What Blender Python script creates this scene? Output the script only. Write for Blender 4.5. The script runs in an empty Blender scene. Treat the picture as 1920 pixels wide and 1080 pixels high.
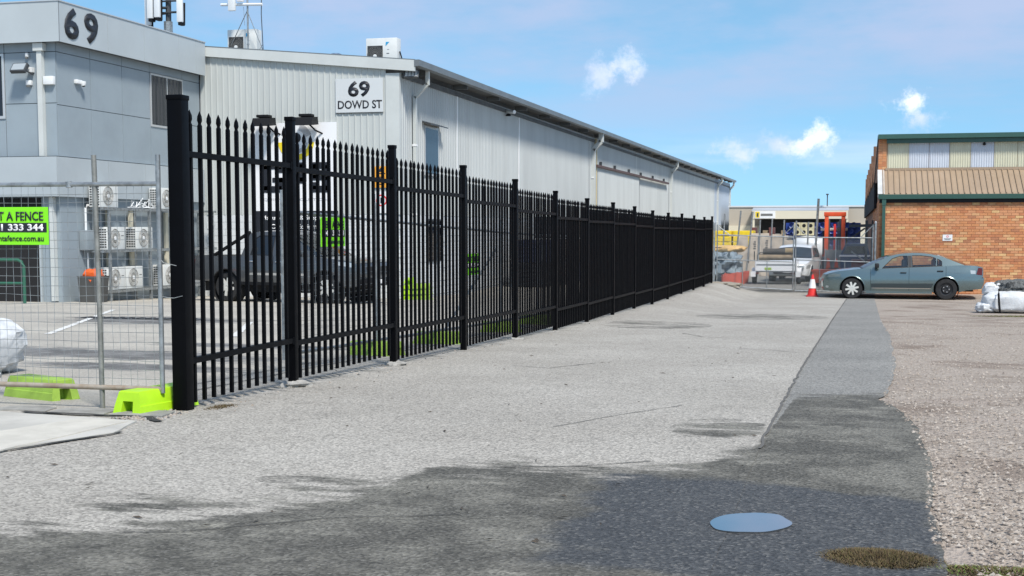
import bpy, bmesh, math, random
from mathutils import Vector, Matrix, noise
random.seed(7)
scene = bpy.context.scene
col = scene.collection
R = math.radians
PI = math.pi

# ------------------------------------------------------------------ camera, world, sun, exposure
EYE = 1.24
cam_d = bpy.data.cameras.new('camera'); cam = bpy.data.objects.new('camera', cam_d); col.objects.link(cam)
cam.location = (0, 0, EYE)
cam.rotation_euler = (R(90 - 4.756), 0, R(14.312))
cam_d.sensor_width = 36; cam_d.lens = 46.875; cam_d.shift_y = 98 / 1920
cam_d.clip_start = 0.1; cam_d.clip_end = 3000
scene.camera = cam

SUN_AZ = math.atan2(0.62, -0.78)      # where the sun stands: behind the camera, to the right
SUN_EL = R(52)
world = bpy.data.worlds.new('World'); scene.world = world; world.use_nodes = True
sun_d = bpy.data.lights.new('sun', 'SUN'); sun = bpy.data.objects.new('sun', sun_d); col.objects.link(sun)
sun_d.energy = 2.7; sun_d.angle = R(9); sun_d.color = (1, .955, .89)
sdir = Vector((math.sin(SUN_AZ) * math.cos(SUN_EL), math.cos(SUN_AZ) * math.cos(SUN_EL), math.sin(SUN_EL)))
sun.rotation_euler = sdir.to_track_quat('Z', 'Y').to_euler()
sun.location = (0, 0, 30)
scene.view_settings.view_transform = 'Standard'
scene.view_settings.look = 'None'
scene.view_settings.exposure = 0.8
scene.view_settings.gamma = 1
scene.view_settings.use_curve_mapping = False

# ------------------------------------------------------------------ node helpers
def N(nt, typ, props=None, **inp):
    n = nt.nodes.new(typ)
    for k, v in (props or {}).items(): setattr(n, k, v)
    for k, v in inp.items():
        key = int(k[1:]) if k[0] == 'i' and k[1:].isdigit() else k.replace('_', ' ')
        s = n.inputs[key]
        if isinstance(v, bpy.types.NodeSocket): nt.links.new(v, s)
        elif isinstance(v, bpy.types.Node): nt.links.new(v.outputs[0], s)
        else:
            if hasattr(s.default_value, '__len__') and len(s.default_value) == 4 and len(v) == 3: v = (*v, 1)
            s.default_value = v
    return n
def mth(nt, op, a, b=0.0, clamp=False): return N(nt, 'ShaderNodeMath', {'operation': op, 'use_clamp': clamp}, i0=a, i1=b).outputs[0]
def mix(nt, f, a, b, blend='MIX'): return N(nt, 'ShaderNodeMix', {'data_type': 'RGBA', 'blend_type': blend}, i0=f, i6=a, i7=b).outputs[2]
def sstep(nt, v, lo, hi): return N(nt, 'ShaderNodeMapRange', {'interpolation_type': 'SMOOTHSTEP'}, i0=v, i1=lo, i2=hi, i3=0.0, i4=1.0).outputs[0]
def noise_(nt, vec, scale, detail=4, rough=.55, dim='3D'):
    return N(nt, 'ShaderNodeTexNoise', {'noise_dimensions': dim}, Vector=vec, Scale=scale, Detail=detail, Roughness=rough).outputs[0]

# ---- sky: physical sky with a thin cloud veil and a few small cumulus
wt = world.node_tree; wt.nodes.clear()
wout = N(wt, 'ShaderNodeOutputWorld')
tc = N(wt, 'ShaderNodeTexCoord').outputs['Generated']
sep = N(wt, 'ShaderNodeSeparateXYZ', Vector=tc)
lift = N(wt, 'ShaderNodeCombineXYZ', X=sep.outputs[0], Y=sep.outputs[1], Z=mth(wt, 'ADD', mth(wt, 'MULTIPLY', mth(wt, 'ABSOLUTE', sep.outputs[2]), .85), .17)).outputs[0]
lift = N(wt, 'ShaderNodeVectorMath', {'operation': 'NORMALIZE'}, i0=lift).outputs[0]
sky = N(wt, 'ShaderNodeTexSky', {'sky_type': 'NISHITA', 'sun_disc': False, 'sun_elevation': SUN_EL, 'sun_rotation': SUN_AZ,
        'altitude': 20, 'air_density': 1.0, 'dust_density': 0.3, 'ozone_density': 2.2}, Vector=lift)
skyc = N(wt, 'ShaderNodeHueSaturation', Hue=0.482, Saturation=1.12, Value=1.32, Color=sky.outputs[0]).outputs[0]
zc = mth(wt, 'ADD', mth(wt, 'MAXIMUM', sep.outputs[2], 0.0), 0.10)
uvx = mth(wt, 'DIVIDE', sep.outputs[0], zc); uvy = mth(wt, 'DIVIDE', sep.outputs[1], zc)
plane = N(wt, 'ShaderNodeCombineXYZ', X=uvx, Y=uvy, Z=0.0).outputs[0]
veil = noise_(wt, plane, 0.75, 7, .58)
veil2 = noise_(wt, N(wt, 'ShaderNodeMapping', Vector=tc, Scale=(1, 1, 2.6)).outputs[0], 4.2, 7, .58)
vm = sstep(wt, mth(wt, 'ADD', mth(wt, 'MULTIPLY', veil, .5), mth(wt, 'MULTIPLY', veil2, .5)), .38, .60)
vm = mth(wt, 'MULTIPLY', vm, sstep(wt, sep.outputs[2], 0.015, 0.15))
cl = mix(wt, mth(wt, 'MULTIPLY', vm, .9), skyc, (3.75, 4.5, 6.3))
lowb = noise_(wt, N(wt, 'ShaderNodeMapping', Vector=tc, Scale=(3.0, 3.0, 26.0)).outputs[0], 1.0, 4, .5)
lm = mth(wt, 'MULTIPLY', sstep(wt, lowb, .52, .68), mth(wt, 'SUBTRACT', 1.0, sstep(wt, sep.outputs[2], 0.035, 0.085)))
cl = mix(wt, mth(wt, 'MULTIPLY', lm, .55), cl, (7.0, 7.5, 8.3))
puff_n = noise_(wt, tc, 46.0, 7, .66); puff_n2 = noise_(wt, tc, 110.0, 5, .62)
def puff(cl, d, r, squash, white, strength):
    d = Vector(d).normalized()
    off = N(wt, 'ShaderNodeVectorMath', {'operation': 'SUBTRACT'}, i0=tc, i1=tuple(d)).outputs[0]
    off = N(wt, 'ShaderNodeVectorMath', {'operation': 'MULTIPLY'}, i0=off, i1=(1, 1, squash)).outputs[0]
    ln = N(wt, 'ShaderNodeVectorMath', {'operation': 'LENGTH'}, i0=off).outputs['Value']
    m = mth(wt, 'SUBTRACT', 1.0, mth(wt, 'DIVIDE', ln, r))
    m = mth(wt, 'ADD', m, mth(wt, 'MULTIPLY', mth(wt, 'SUBTRACT', puff_n, .5), 2.6))
    m = mth(wt, 'ADD', m, mth(wt, 'MULTIPLY', mth(wt, 'SUBTRACT', puff_n2, .5), .7))
    return mix(wt, mth(wt, 'MULTIPLY', sstep(wt, m, .22, 1.15), strength), cl, white)
for d, r, sq, w, st in [((.0402, .9953, .0895), .022, 1.3, (9.6, 9.7, 10.0), .95), ((.043, .996, .079), .026, 1.8, (6.2, 6.7, 8.2), .6),
                        ((-.0256, .9975, .0665), .021, 1.2, (9.4, 9.5, 9.9), .9), ((-.0387, .9975, .0595), .018, 1.4, (9.4, 9.6, 10.0), .9),
                        ((-.0520, .9969, .0605), .028, 1.7, (6.0, 6.5, 8.0), .6), ((-.0844, .9949, .0545), .026, 1.6, (7.0, 7.3, 8.5), .7),
                        ((-.1632, .9792, .1215), .024, 1.3, (7.6, 7.9, 9.0), .6), ((-.1825, .9769, .1125), .026, 1.2, (7.2, 7.5, 8.8), .55)]:
    cl = puff(cl, d, r, sq, w, st)
bg = N(wt, 'ShaderNodeBackground', Color=cl, Strength=0.080)
wt.links.new(bg.outputs[0], wout.inputs[0])

# ------------------------------------------------------------------ materials
MATS = {}
def mat(name, c, rough=.6, metal=0.0, var=0.0, vscale=3.0, bump=0.0, bscale=40.0, spec=.5, coat=0.0, c2=None, alpha=1.0, trans=0.0, emit=None, stretch=None):
    if name in MATS: return MATS[name]
    m = bpy.data.materials.new(name); m.use_nodes = True; nt = m.node_tree
    b = nt.nodes['Principled BSDF']
    b.inputs['Base Color'].default_value = (*c, 1); b.inputs['Roughness'].default_value = rough
    b.inputs['Metallic'].default_value = metal; b.inputs['Specular IOR Level'].default_value = spec
    b.inputs['Coat Weight'].default_value = coat; b.inputs['Coat Roughness'].default_value = .05
    b.inputs['Alpha'].default_value = alpha; b.inputs['Transmission Weight'].default_value = trans
    if emit: b.inputs['Emission Color'].default_value = (*emit, 1); b.inputs['Emission Strength'].default_value = 1
    if var or bump:
        pos = N(nt, 'ShaderNodeNewGeometry').outputs['Position']
        if stretch: pos = N(nt, 'ShaderNodeMapping', Vector=pos, Scale=stretch).outputs[0]
    if var:
        n1 = noise_(nt, pos, vscale, 6, .6)
        f = sstep(nt, n1, .32, .70)
        dark = c2 or tuple(x * (1 - var) for x in c)
        nt.links.new(mix(nt, f, (*c, 1), (*dark, 1)), b.inputs['Base Color'])
        nt.links.new(mth(nt, 'ADD', mth(nt, 'MULTIPLY', n1, .22), rough - .11, True), b.inputs['Roughness'])
    if bump:
        bn = N(nt, 'ShaderNodeBump', Strength=bump, Distance=.02, Height=noise_(nt, pos, bscale, 4, .6))
        nt.links.new(bn.outputs[0], b.inputs['Normal'])
    MATS[name] = m
    return m
black_steel = mat('black_powdercoat', (.0018, .002, .003), .5, var=.3, vscale=9, spec=.09)
galv = mat('galvanised_steel', (.40, .42, .42), .45, .7, var=.45, vscale=14)
rusty = mat('weathered_tube', (.42, .37, .30), .6, .35, var=.5, vscale=9, c2=(.30, .22, .15))
lime = mat('lime_plastic', (.42, .72, .015), .5, var=.12, vscale=6, bump=.05)
lime_old = mat('lime_plastic_dusty', (.34, .52, .07), .6, var=.25, vscale=6)
lime_sign = mat('lime_sign', (.22, .75, .01), .45)
ink = mat('black_ink', (.012, .014, .02), .5)
white_p = mat('white_paint', (.80, .80, .79), .5, var=.10, vscale=2)
white_wall = mat('white_block_paint', (.66, .68, .68), .7, var=.12, vscale=2.5, bump=.12, bscale=60)
mortar_w = mat('painted_mortar', (.55, .57, .57), .85)
clad = mat('surfmist_cladding', (.50, .52, .495), .5, .0, var=.09, vscale=1.1, stretch=(1, 1, .25))
clad_side = mat('side_cladding', (.485, .505, .495), .5, .0, var=.12, vscale=.8, stretch=(1, 1, .2))
clad_blue = mat('blue_grey_cladding', (.36, .41, .47), .5, var=.1, vscale=.8)
trim = mat('pale_trim', (.55, .57, .545), .5, var=.08, vscale=1.5)
roof_grey = mat('roof_grey', (.17, .185, .19), .45, .2, var=.15, vscale=1.5)
soffit = mat('dark_purlin', (.10, .105, .105), .7, var=.3)
panel_grey = mat('composite_panel_grey', (.285, .335, .365), .45, var=.09, vscale=.9)
panel_light = mat('composite_panel_light', (.40, .44, .455), .45, var=.07, vscale=.9)
panel_par = mat('parapet_panel', (.435, .475, .485), .45, var=.07, vscale=.7)
joint = mat('joint_shadow_gap', (.07, .075, .08), .8)
glass_dark = mat('dark_window_glass', (.012, .016, .022), .06, spec=.6)
glass_blue = mat('tinted_window_glass', (.035, .05, .07), .12, spec=.35)
alu = mat('aluminium_frame', (.55, .56, .56), .4, .4)
blind = mat('vertical_blind', (.055, .057, .06), .7)
ac_white = mat('air_conditioner_enamel', (.68, .69, .66), .45, var=.08, vscale=4)
ac_grey = mat('grille_grey', (.15, .15, .14), .6)
ac_dark = mat('coil_dark', (.035, .035, .035), .7)
plastic_white = mat('white_plastic', (.74, .75, .74), .4)
black_plastic = mat('black_plastic', (.008, .008, .009), .55, var=.2, spec=.25)
dark_grey = mat('dark_grey_metal', (.06, .065, .07), .5, .2)
cream_pipe = mat('cream_duct', (.60, .55, .42), .5)
green_pipe = mat('green_railing_paint', (.03, .12, .075), .4)
orange_mat = mat('hi_vis_orange', (.80, .13, .02), .6, var=.25, vscale=8)
brick_mats = [mat('brick_%s' % n, c, .8, var=.16, vscale=9, bump=.2, bscale=70) for n, c in
              (('orange', (.60, .255, .105)), ('salmon', (.62, .285, .135)), ('tan', (.66, .36, .17)), ('red', (.53, .205, .09)), ('straw', (.70, .44, .20)), ('brown', (.44, .185, .09)))]
mortar = mat('mortar', (.46, .27, .155), .9, var=.15)
green_trim = mat('heritage_green', (.035, .095, .075), .4, var=.1)
brown_roof = mat('brown_roof_sheet', (.36, .265, .18), .5, var=.14, vscale=1.2)
cream_sheet = mat('cream_fibreglass', (.60, .585, .44), .5, var=.1, vscale=2)
blue_sheet = mat('translucent_sheet', (.56, .60, .66), .4, var=.08, vscale=2)
tyre_m = mat('tyre_rubber', (.018, .018, .019), .8, var=.3, vscale=12)
rim_m = mat('alloy_rim', (.66, .65, .60), .35, .25)
steel_wheel = mat('black_steel_wheel', (.03, .03, .032), .5, .3)
car_teal = mat('teal_grey_car_paint', (.165, .22, .22), .26, .75, coat=.9)
car_dark = mat('charcoal_car_paint', (.095, .10, .105), .28, .6, coat=.7)
car_white = mat('white_car_paint', (.74, .76, .77), .3, coat=.6)
car_glass = bpy.data.materials.new('car_glass'); car_glass.use_nodes = True; nt = car_glass.node_tree; nt.nodes.clear()
_t = N(nt, 'ShaderNodeBsdfTransparent', Color=(.78, .84, .80)); _g = N(nt, 'ShaderNodeBsdfGlossy', Color=(1, 1, 1), Roughness=.03)
_m = N(nt, 'ShaderNodeMixShader', i0=mth(nt, 'ADD', mth(nt, 'MULTIPLY', N(nt, 'ShaderNodeFresnel', IOR=1.5).outputs[0], .9), .06), i1=_t.outputs[0], i2=_g.outputs[0])
nt.links.new(_m.outputs[0], N(nt, 'ShaderNodeOutputMaterial').inputs[0])
car_glass_dark = mat('car_glass_dark', (.01, .014, .02), .04, spec=.7)
lamp_clear = mat('headlight_lens', (.45, .48, .48), .1, .3)
lamp_dim = mat('clouded_lens', (.14, .17, .165), .15, .2)
lamp_red = mat('tail_light', (.09, .012, .012), .2)
chrome = mat('chrome', (.7, .7, .7), .15, 1.0)
trim_black = mat('car_trim_black', (.012, .012, .013), .5)
cloth_white = mat('woven_white_bag', (.66, .68, .69), .75, var=.22, vscale=5, bump=.5, bscale=18)
net_grey = mat('grey_netting', (.17, .175, .17), .9, var=.75, vscale=26, bump=1.0, bscale=45)
cone_red = mat('cone_red', (.72, .035, .03), .5)
forklift_orange = mat('forklift_orange', (.78, .10, .025), .45, var=.2, vscale=4)
stone = mat('pale_limestone', (.58, .50, .41), .85, var=.25, vscale=2.5, bump=.2)
yellow_b = mat('yellow_bundle', (.80, .58, .02), .6, var=.2)
blue_pipe = mat('blue_poly_pipe', (.02, .05, .25), .4)
beige_wall = mat('beige_wall', (.46, .41, .335), .7, var=.06, vscale=.3)
cream_wall = mat('cream_wall', (.68, .62, .48), .7, var=.06, vscale=.3)
shed_dark = mat('dark_interior', (.012, .012, .013), .9)
wood = mat('weathered_timber', (.33, .25, .16), .85, var=.4, vscale=6)
concrete = mat('concrete', (.50, .48, .43), .9, var=.22, vscale=2.2, bump=.15, bscale=60)
tape_blue = mat('blue_logo', (.02, .30, .55), .5)

# ------------------------------------------------------------------ mesh helpers
class MB:
    def __init__(s): s.v = []; s.f = []; s.mi = []; s.cur = 0
    def add(s, vs, fs):
        o = len(s.v); s.v += [tuple(p) for p in vs]
        for f in fs: s.f.append([i + o for i in f]); s.mi.append(s.cur)
        return s
    def box(s, x0, x1, y0, y1, z0, z1):
        return s.add([(x0, y0, z0), (x1, y0, z0), (x1, y1, z0), (x0, y1, z0), (x0, y0, z1), (x1, y0, z1), (x1, y1, z1), (x0, y1, z1)],
                     [(0, 3, 2, 1), (4, 5, 6, 7), (0, 1, 5, 4), (1, 2, 6, 5), (2, 3, 7, 6), (3, 0, 4, 7)])
    def bbox(s, x0, x1, y0, y1, z0, z1, b=.01):
        # box with chamfered edges
        bm = bmesh.new(); bmesh.ops.create_cube(bm, size=1)
        for v in bm.verts: v.co = (x0 + (v.co.x + .5) * (x1 - x0), y0 + (v.co.y + .5) * (y1 - y0), z0 + (v.co.z + .5) * (z1 - z0))
        bmesh.ops.bevel(bm, geom=bm.edges[:], offset=b, segments=2, affect='EDGES', profile=.6)
        bm.verts.ensure_lookup_table(); bm.verts.index_update()
        s.add([v.co[:] for v in bm.verts], [[v.index for v in f.verts] for f in bm.faces]); bm.free(); return s
    def bar(s, p0, p1, w, h, upv=(0, 0, 1)):
        p0 = Vector(p0); p1 = Vector(p1); d = (p1 - p0).normalized(); u = Vector(upv)
        if abs(d.dot(u)) > .98: u = Vector((0, 1, 0))
        r = d.cross(u).normalized() * (w / 2); u = r.cross(d).normalized() * (h / 2)
        vs = [p + a * r + b * u for p in (p0, p1) for a, b in ((-1, -1), (1, -1), (1, 1), (-1, 1))]
        return s.add(vs, [(0, 1, 2, 3), (7, 6, 5, 4), (0, 4, 5, 1), (1, 5, 6, 2), (2, 6, 7, 3), (3, 7, 4, 0)])
    def tube(s, pts, r, n=8, cap=True):
        pts = [Vector(p) for p in pts]; vs = []; fs = []
        for i, p in enumerate(pts):
            d = (pts[min(i + 1, len(pts) - 1)] - pts[max(i - 1, 0)]).normalized()
            u = Vector((0, 0, 1)) if abs(d.z) < .9 else Vector((0, 1, 0))
            a = d.cross(u).normalized(); b = a.cross(d).normalized()
            rr = r[i] if isinstance(r, (list, tuple)) else r
            vs += [p + a * (rr * math.cos(2 * PI * k / n)) + b * (rr * math.sin(2 * PI * k / n)) for k in range(n)]
        for i in range(len(pts) - 1):
            for k in range(n): fs.append((i * n + k, i * n + (k + 1) % n, (i + 1) * n + (k + 1) % n, (i + 1) * n + k))
        if cap: fs += [tuple(range(n))[::-1], tuple((len(pts) - 1) * n + k for k in range(n))]
        return s.add(vs, fs)
    def lathe(s, prof, n=24, axis='Z', c=(0, 0, 0)):
        vs = []; fs = []; m = len(prof)
        for k in range(n):
            a = 2 * PI * k / n
            for r, h in prof:
                q = (r * math.cos(a), r * math.sin(a), h)
                q = q if axis == 'Z' else ((q[0], q[2], q[1]) if axis == 'Y' else (q[2], q[0], q[1]))
                vs.append((q[0] + c[0], q[1] + c[1], q[2] + c[2]))
        for k in range(n):
            for i in range(m - 1):
                fs.append((k * m + i, ((k + 1) % n) * m + i, ((k + 1) % n) * m + i + 1, k * m + i + 1))
        return s.add(vs, fs)
    def prism(s, pts, axis, a, b):
        # outline pts (2D) extruded along axis from a to b
        f = {'X': lambda p, t: (t, p[0], p[1]), 'Y': lambda p, t: (p[0], t, p[1]), 'Z': lambda p, t: (p[0], p[1], t)}[axis]
        n = len(pts); vs = [f(p, a) for p in pts] + [f(p, b) for p in pts]
        return s.add(vs, [tuple(range(n))[::-1], tuple(range(n, 2 * n))] + [(i, (i + 1) % n, n + (i + 1) % n, n + i) for i in range(n)])
    def mesh(s, name, mats, smooth=False):
        me = bpy.data.meshes.new(name); me.from_pydata(s.v, [], s.f)
        for m in (mats if isinstance(mats, (list, tuple)) else [mats]): me.materials.append(m)
        if any(s.mi): me.polygons.foreach_set('material_index', s.mi)
        bm = bmesh.new(); bm.from_mesh(me); bmesh.ops.recalc_face_normals(bm, faces=bm.faces[:]); bm.to_mesh(me); bm.free()
        if smooth:
            me.shade_smooth()
            if smooth != 'all': me.set_sharp_from_angle(angle=R(40))
        me.update(); return me
    def build(s, name, mats, parent=None, smooth=False, world=True):
        return place(name, s.mesh(name, mats, smooth), parent, world)
def place(name, me, parent=None, world=True, loc=None, rot=None):
    o = bpy.data.objects.new(name, me); col.objects.link(o)
    if parent is not None:
        o.parent = parent
        if world:
            base = parent; off = Vector((0, 0, 0))
            while base is not None: off += base.location; base = base.parent
            o.location = -off
    if loc is not None: o.location = loc
    if rot is not None: o.rotation_euler = rot
    return o
def tag(o, label, cat=None, group=None, kind=None):
    if label: o['label'] = label
    if cat: o['category'] = cat
    if group: o['group'] = group
    if kind: o['kind'] = kind
    return o
def thing(name, label, cat, loc=(0, 0, 0), rz=0.0, group=None):
    o = bpy.data.objects.new(name, None); col.objects.link(o); o.location = loc; o.rotation_euler = (0, 0, rz); o.empty_display_size = .2
    return tag(o, label, cat, group)
def copy_tree(o, parent=None):
    c = o.copy(); col.objects.link(c); c.parent = parent
    for ch in o.children: copy_tree(ch, c)
    return c
def text_mesh(s, w, h, name='lettering', ext=.004, bold=0.0, spacing=1.0):
    # flat lettering fitted to w x h metres, reading along +x, standing up +z, facing -y
    cu = bpy.data.curves.new(name, 'FONT'); cu.body = s; cu.extrude = 0; cu.offset = bold; cu.space_character = spacing; cu.resolution_u = 3
    cu.align_x = 'LEFT'
    ob = bpy.data.objects.new(name, cu); col.objects.link(ob)
    dg = bpy.context.evaluated_depsgraph_get(); me = bpy.data.meshes.new_from_object(ob.evaluated_get(dg))
    bpy.data.objects.remove(ob); bpy.data.curves.remove(cu)
    xs = [v.co.x for v in me.vertices]; ys = [v.co.y for v in me.vertices]
    x0, x1, y0, y1 = min(xs), max(xs), min(ys), max(ys)
    for v in me.vertices: v.co = ((v.co.x - x0) / (x1 - x0) * w, 0, (v.co.y - y0) / (y1 - y0) * h)
    bm = bmesh.new(); bm.from_mesh(me)
    ex = bmesh.ops.extrude_face_region(bm, geom=bm.faces[:])
    for g in ex['geom']:
        if isinstance(g, bmesh.types.BMVert): g.co.y -= ext
    bmesh.ops.recalc_face_normals(bm, faces=bm.faces[:]); bm.to_mesh(me); bm.free()
    return me
def lettering(s, w, h, m, loc, parent, rz=0.0, bold=0.0, ext=.004, spacing=1.0):
    me = text_mesh(s, w, h, 'lettering', ext, bold, spacing); me.materials.append(m)
    base = Vector((0, 0, 0)); q = parent
    while q is not None: base += q.location; q = q.parent
    return place('lettering', me, parent, False, Vector(loc) - base, (0, 0, rz))
def lump(c, rad, e=.5, amp=.06, ns=2.0, nu=40, nv=20, seed=0, flat=True):
    # soft slumped block (superellipsoid with noise); sits with its base at c.z
    vs = []; fs = []
    sg = lambda t, p: math.copysign(abs(t) ** p, t)
    for j in range(nv + 1):
        ph = -PI / 2 + PI * j / nv
        for i in range(nu):
            t = 2 * PI * i / nu
            p = Vector((sg(math.cos(ph), e) * sg(math.cos(t), e), sg(math.cos(ph), e) * sg(math.sin(t), e), sg(math.sin(ph), e)))
            nz = noise.noise(p * ns + Vector((seed, seed * .7, 3))) + .5 * noise.noise(p * ns * 2.7 + Vector((seed, 1, 0)))
            q = Vector((p.x * rad[0], p.y * rad[1], p.z * rad[2])) * (1 + amp * nz)
            if flat: q.z = max(q.z, -rad[2])
            vs.append((c[0] + q.x, c[1] + q.y, c[2] + rad[2] + q.z))
    for j in range(nv):
        for i in range(nu): fs.append((j * nu + i, j * nu + (i + 1) % nu, (j + 1) * nu + (i + 1) % nu, (j + 1) * nu + i))
    return MB().add(vs, fs)
def interp(x, pts):
    if x <= pts[0][0]: return pts[0][1]
    for (a, b), (c, d) in zip(pts, pts[1:]):
        if x <= c: return b + (d - b) * (x - a) / (c - a)
    return pts[-1][1]
def smooth_i(x, pts):
    if x <= pts[0][0]: return pts[0][1]
    for k in range(len(pts) - 1):
        if x <= pts[k + 1][0]:
            (x0, y0), (x1, y1) = pts[k], pts[k + 1]
            m = lambda i: 0 if i <= 0 or i >= len(pts) - 1 else (pts[i + 1][1] - pts[i - 1][1]) / (pts[i + 1][0] - pts[i - 1][0])
            h = x1 - x0; t = (x - x0) / h; m0 = m(k) if k else (y1 - y0) / h; m1 = m(k + 1) if k + 2 < len(pts) else (y1 - y0) / h
            return (2*t**3 - 3*t*t + 1) * y0 + (t**3 - 2*t*t + t) * h * m0 + (-2*t**3 + 3*t*t) * y1 + (t**3 - t*t) * h * m1
    return pts[-1][1]

# ------------------------------------------------------------------ terrain
BUMP = [(8, 0), (20, 0), (24.6, .06), (27.2, .10), (29.8, .12), (32.3, .17), (35, .25), (37.8, .30), (40.5, .36), (42.7, .45), (44.6, .22), (46.5, 0)]
def gz(x, y):
    b = interp(y, [(8, .02), (42.6, -.914), (44.6, -.85), (46.5, -.84), (400, -1.2)])
    k = interp(y, BUMP)
    if k:
        s = 1 if -5.3 < x < -4.25 else max(0, 1 - (x + 4.25) / 1.5) if x >= -4.25 else max(0, 1 - (-5.3 - x) / 1.8)
        b += k * s * s * (3 - 2 * s)
    return b
def axis(segs):
    out = [segs[0][0]]
    for a, b, d in segs:
        n = max(1, round((b - a) / d)); out += [a + (b - a) * (i + 1) / n for i in range(n)]
    return out
def jag(y, seed, amp):
    return amp * (noise.noise(Vector((y * 1.1, seed, 0))) + .6 * noise.noise(Vector((y * 4.3, seed, 1))) + .35 * noise.noise(Vector((y * 13, seed, 2))))
def strip(name, ys, xl, xr, nx, dz, m, attr=None, parent=None):
    # sheet laid on the terrain between two edges, with optional per-vertex masks
    vs = []; fs = []; us = [i / nx for i in range(nx + 1)]
    for y in ys:
        a, b = xl(y), xr(y)
        vs += [(a + (b - a) * u, y, gz(a + (b - a) * u, y) + dz) for u in us]
    w = nx + 1
    for j in range(len(ys) - 1): fs += [(j * w + i, j * w + i + 1, (j + 1) * w + i + 1, (j + 1) * w + i) for i in range(nx)]
    me = bpy.data.meshes.new(name); me.from_pydata(vs, [], fs); me.materials.append(m)
    for an, fn in (attr or {}).items():
        at = me.attributes.new(an, 'FLOAT', 'POINT'); at.data.foreach_set('value', [fn(p[0], p[1]) for p in vs])
    me.shade_smooth()
    return place(name, me, parent)
WET = [(-6, 4.45), (-4.2, 4.5), (-3.3, 4.61), (-2.75, 4.9), (-2.15, 5.75), (-2.02, 6.5), (-1.6, 6.62), (-1.1, 6.6), (-.77, 6.82), (-.5, 7.5), (-.46, 8.2), (-.4, 10.4), (.1, 10.7), (.6, 10.6)]
def wet(x, y):     # >0 on the damp side, about metres from the damp edge
    v = (interp(x, WET) - y) * .9
    if y > 8.3: v = max(v, .03 - abs(x + 4.42) * 1.0)
    for cx, cy, rx, ry, k in ((-.78, 8.2, .30, .55, .16), (-1.7, 26.5, 1.3, 1.6, .14), (-2.2, 46.2, 2.8, 2.0, .5), (-3.1, 22, .9, 1.5, .05), (-2.3, 5.9, .5, .25, .12), (-2.9, 5.25, .55, .2, .12)):
        d = 1 - math.hypot((x - cx) / rx, (y - cy) / ry)
        if d > 0: v = max(v, (d - .3) * k)
    return max(-1.0, min(1.0, v))
def soak(x, y):    # the dark soaked patch round the puddle
    dx = max(-1.02 - x, 0, x - .22); dy = max(4.75 - y, 0, y - (6.32 - .35 * max(0, x + .55)))
    return max(0.0, 1 - math.hypot(dx * 3.0, dy * 2.6)) if (dx or dy) else 1.0
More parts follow.
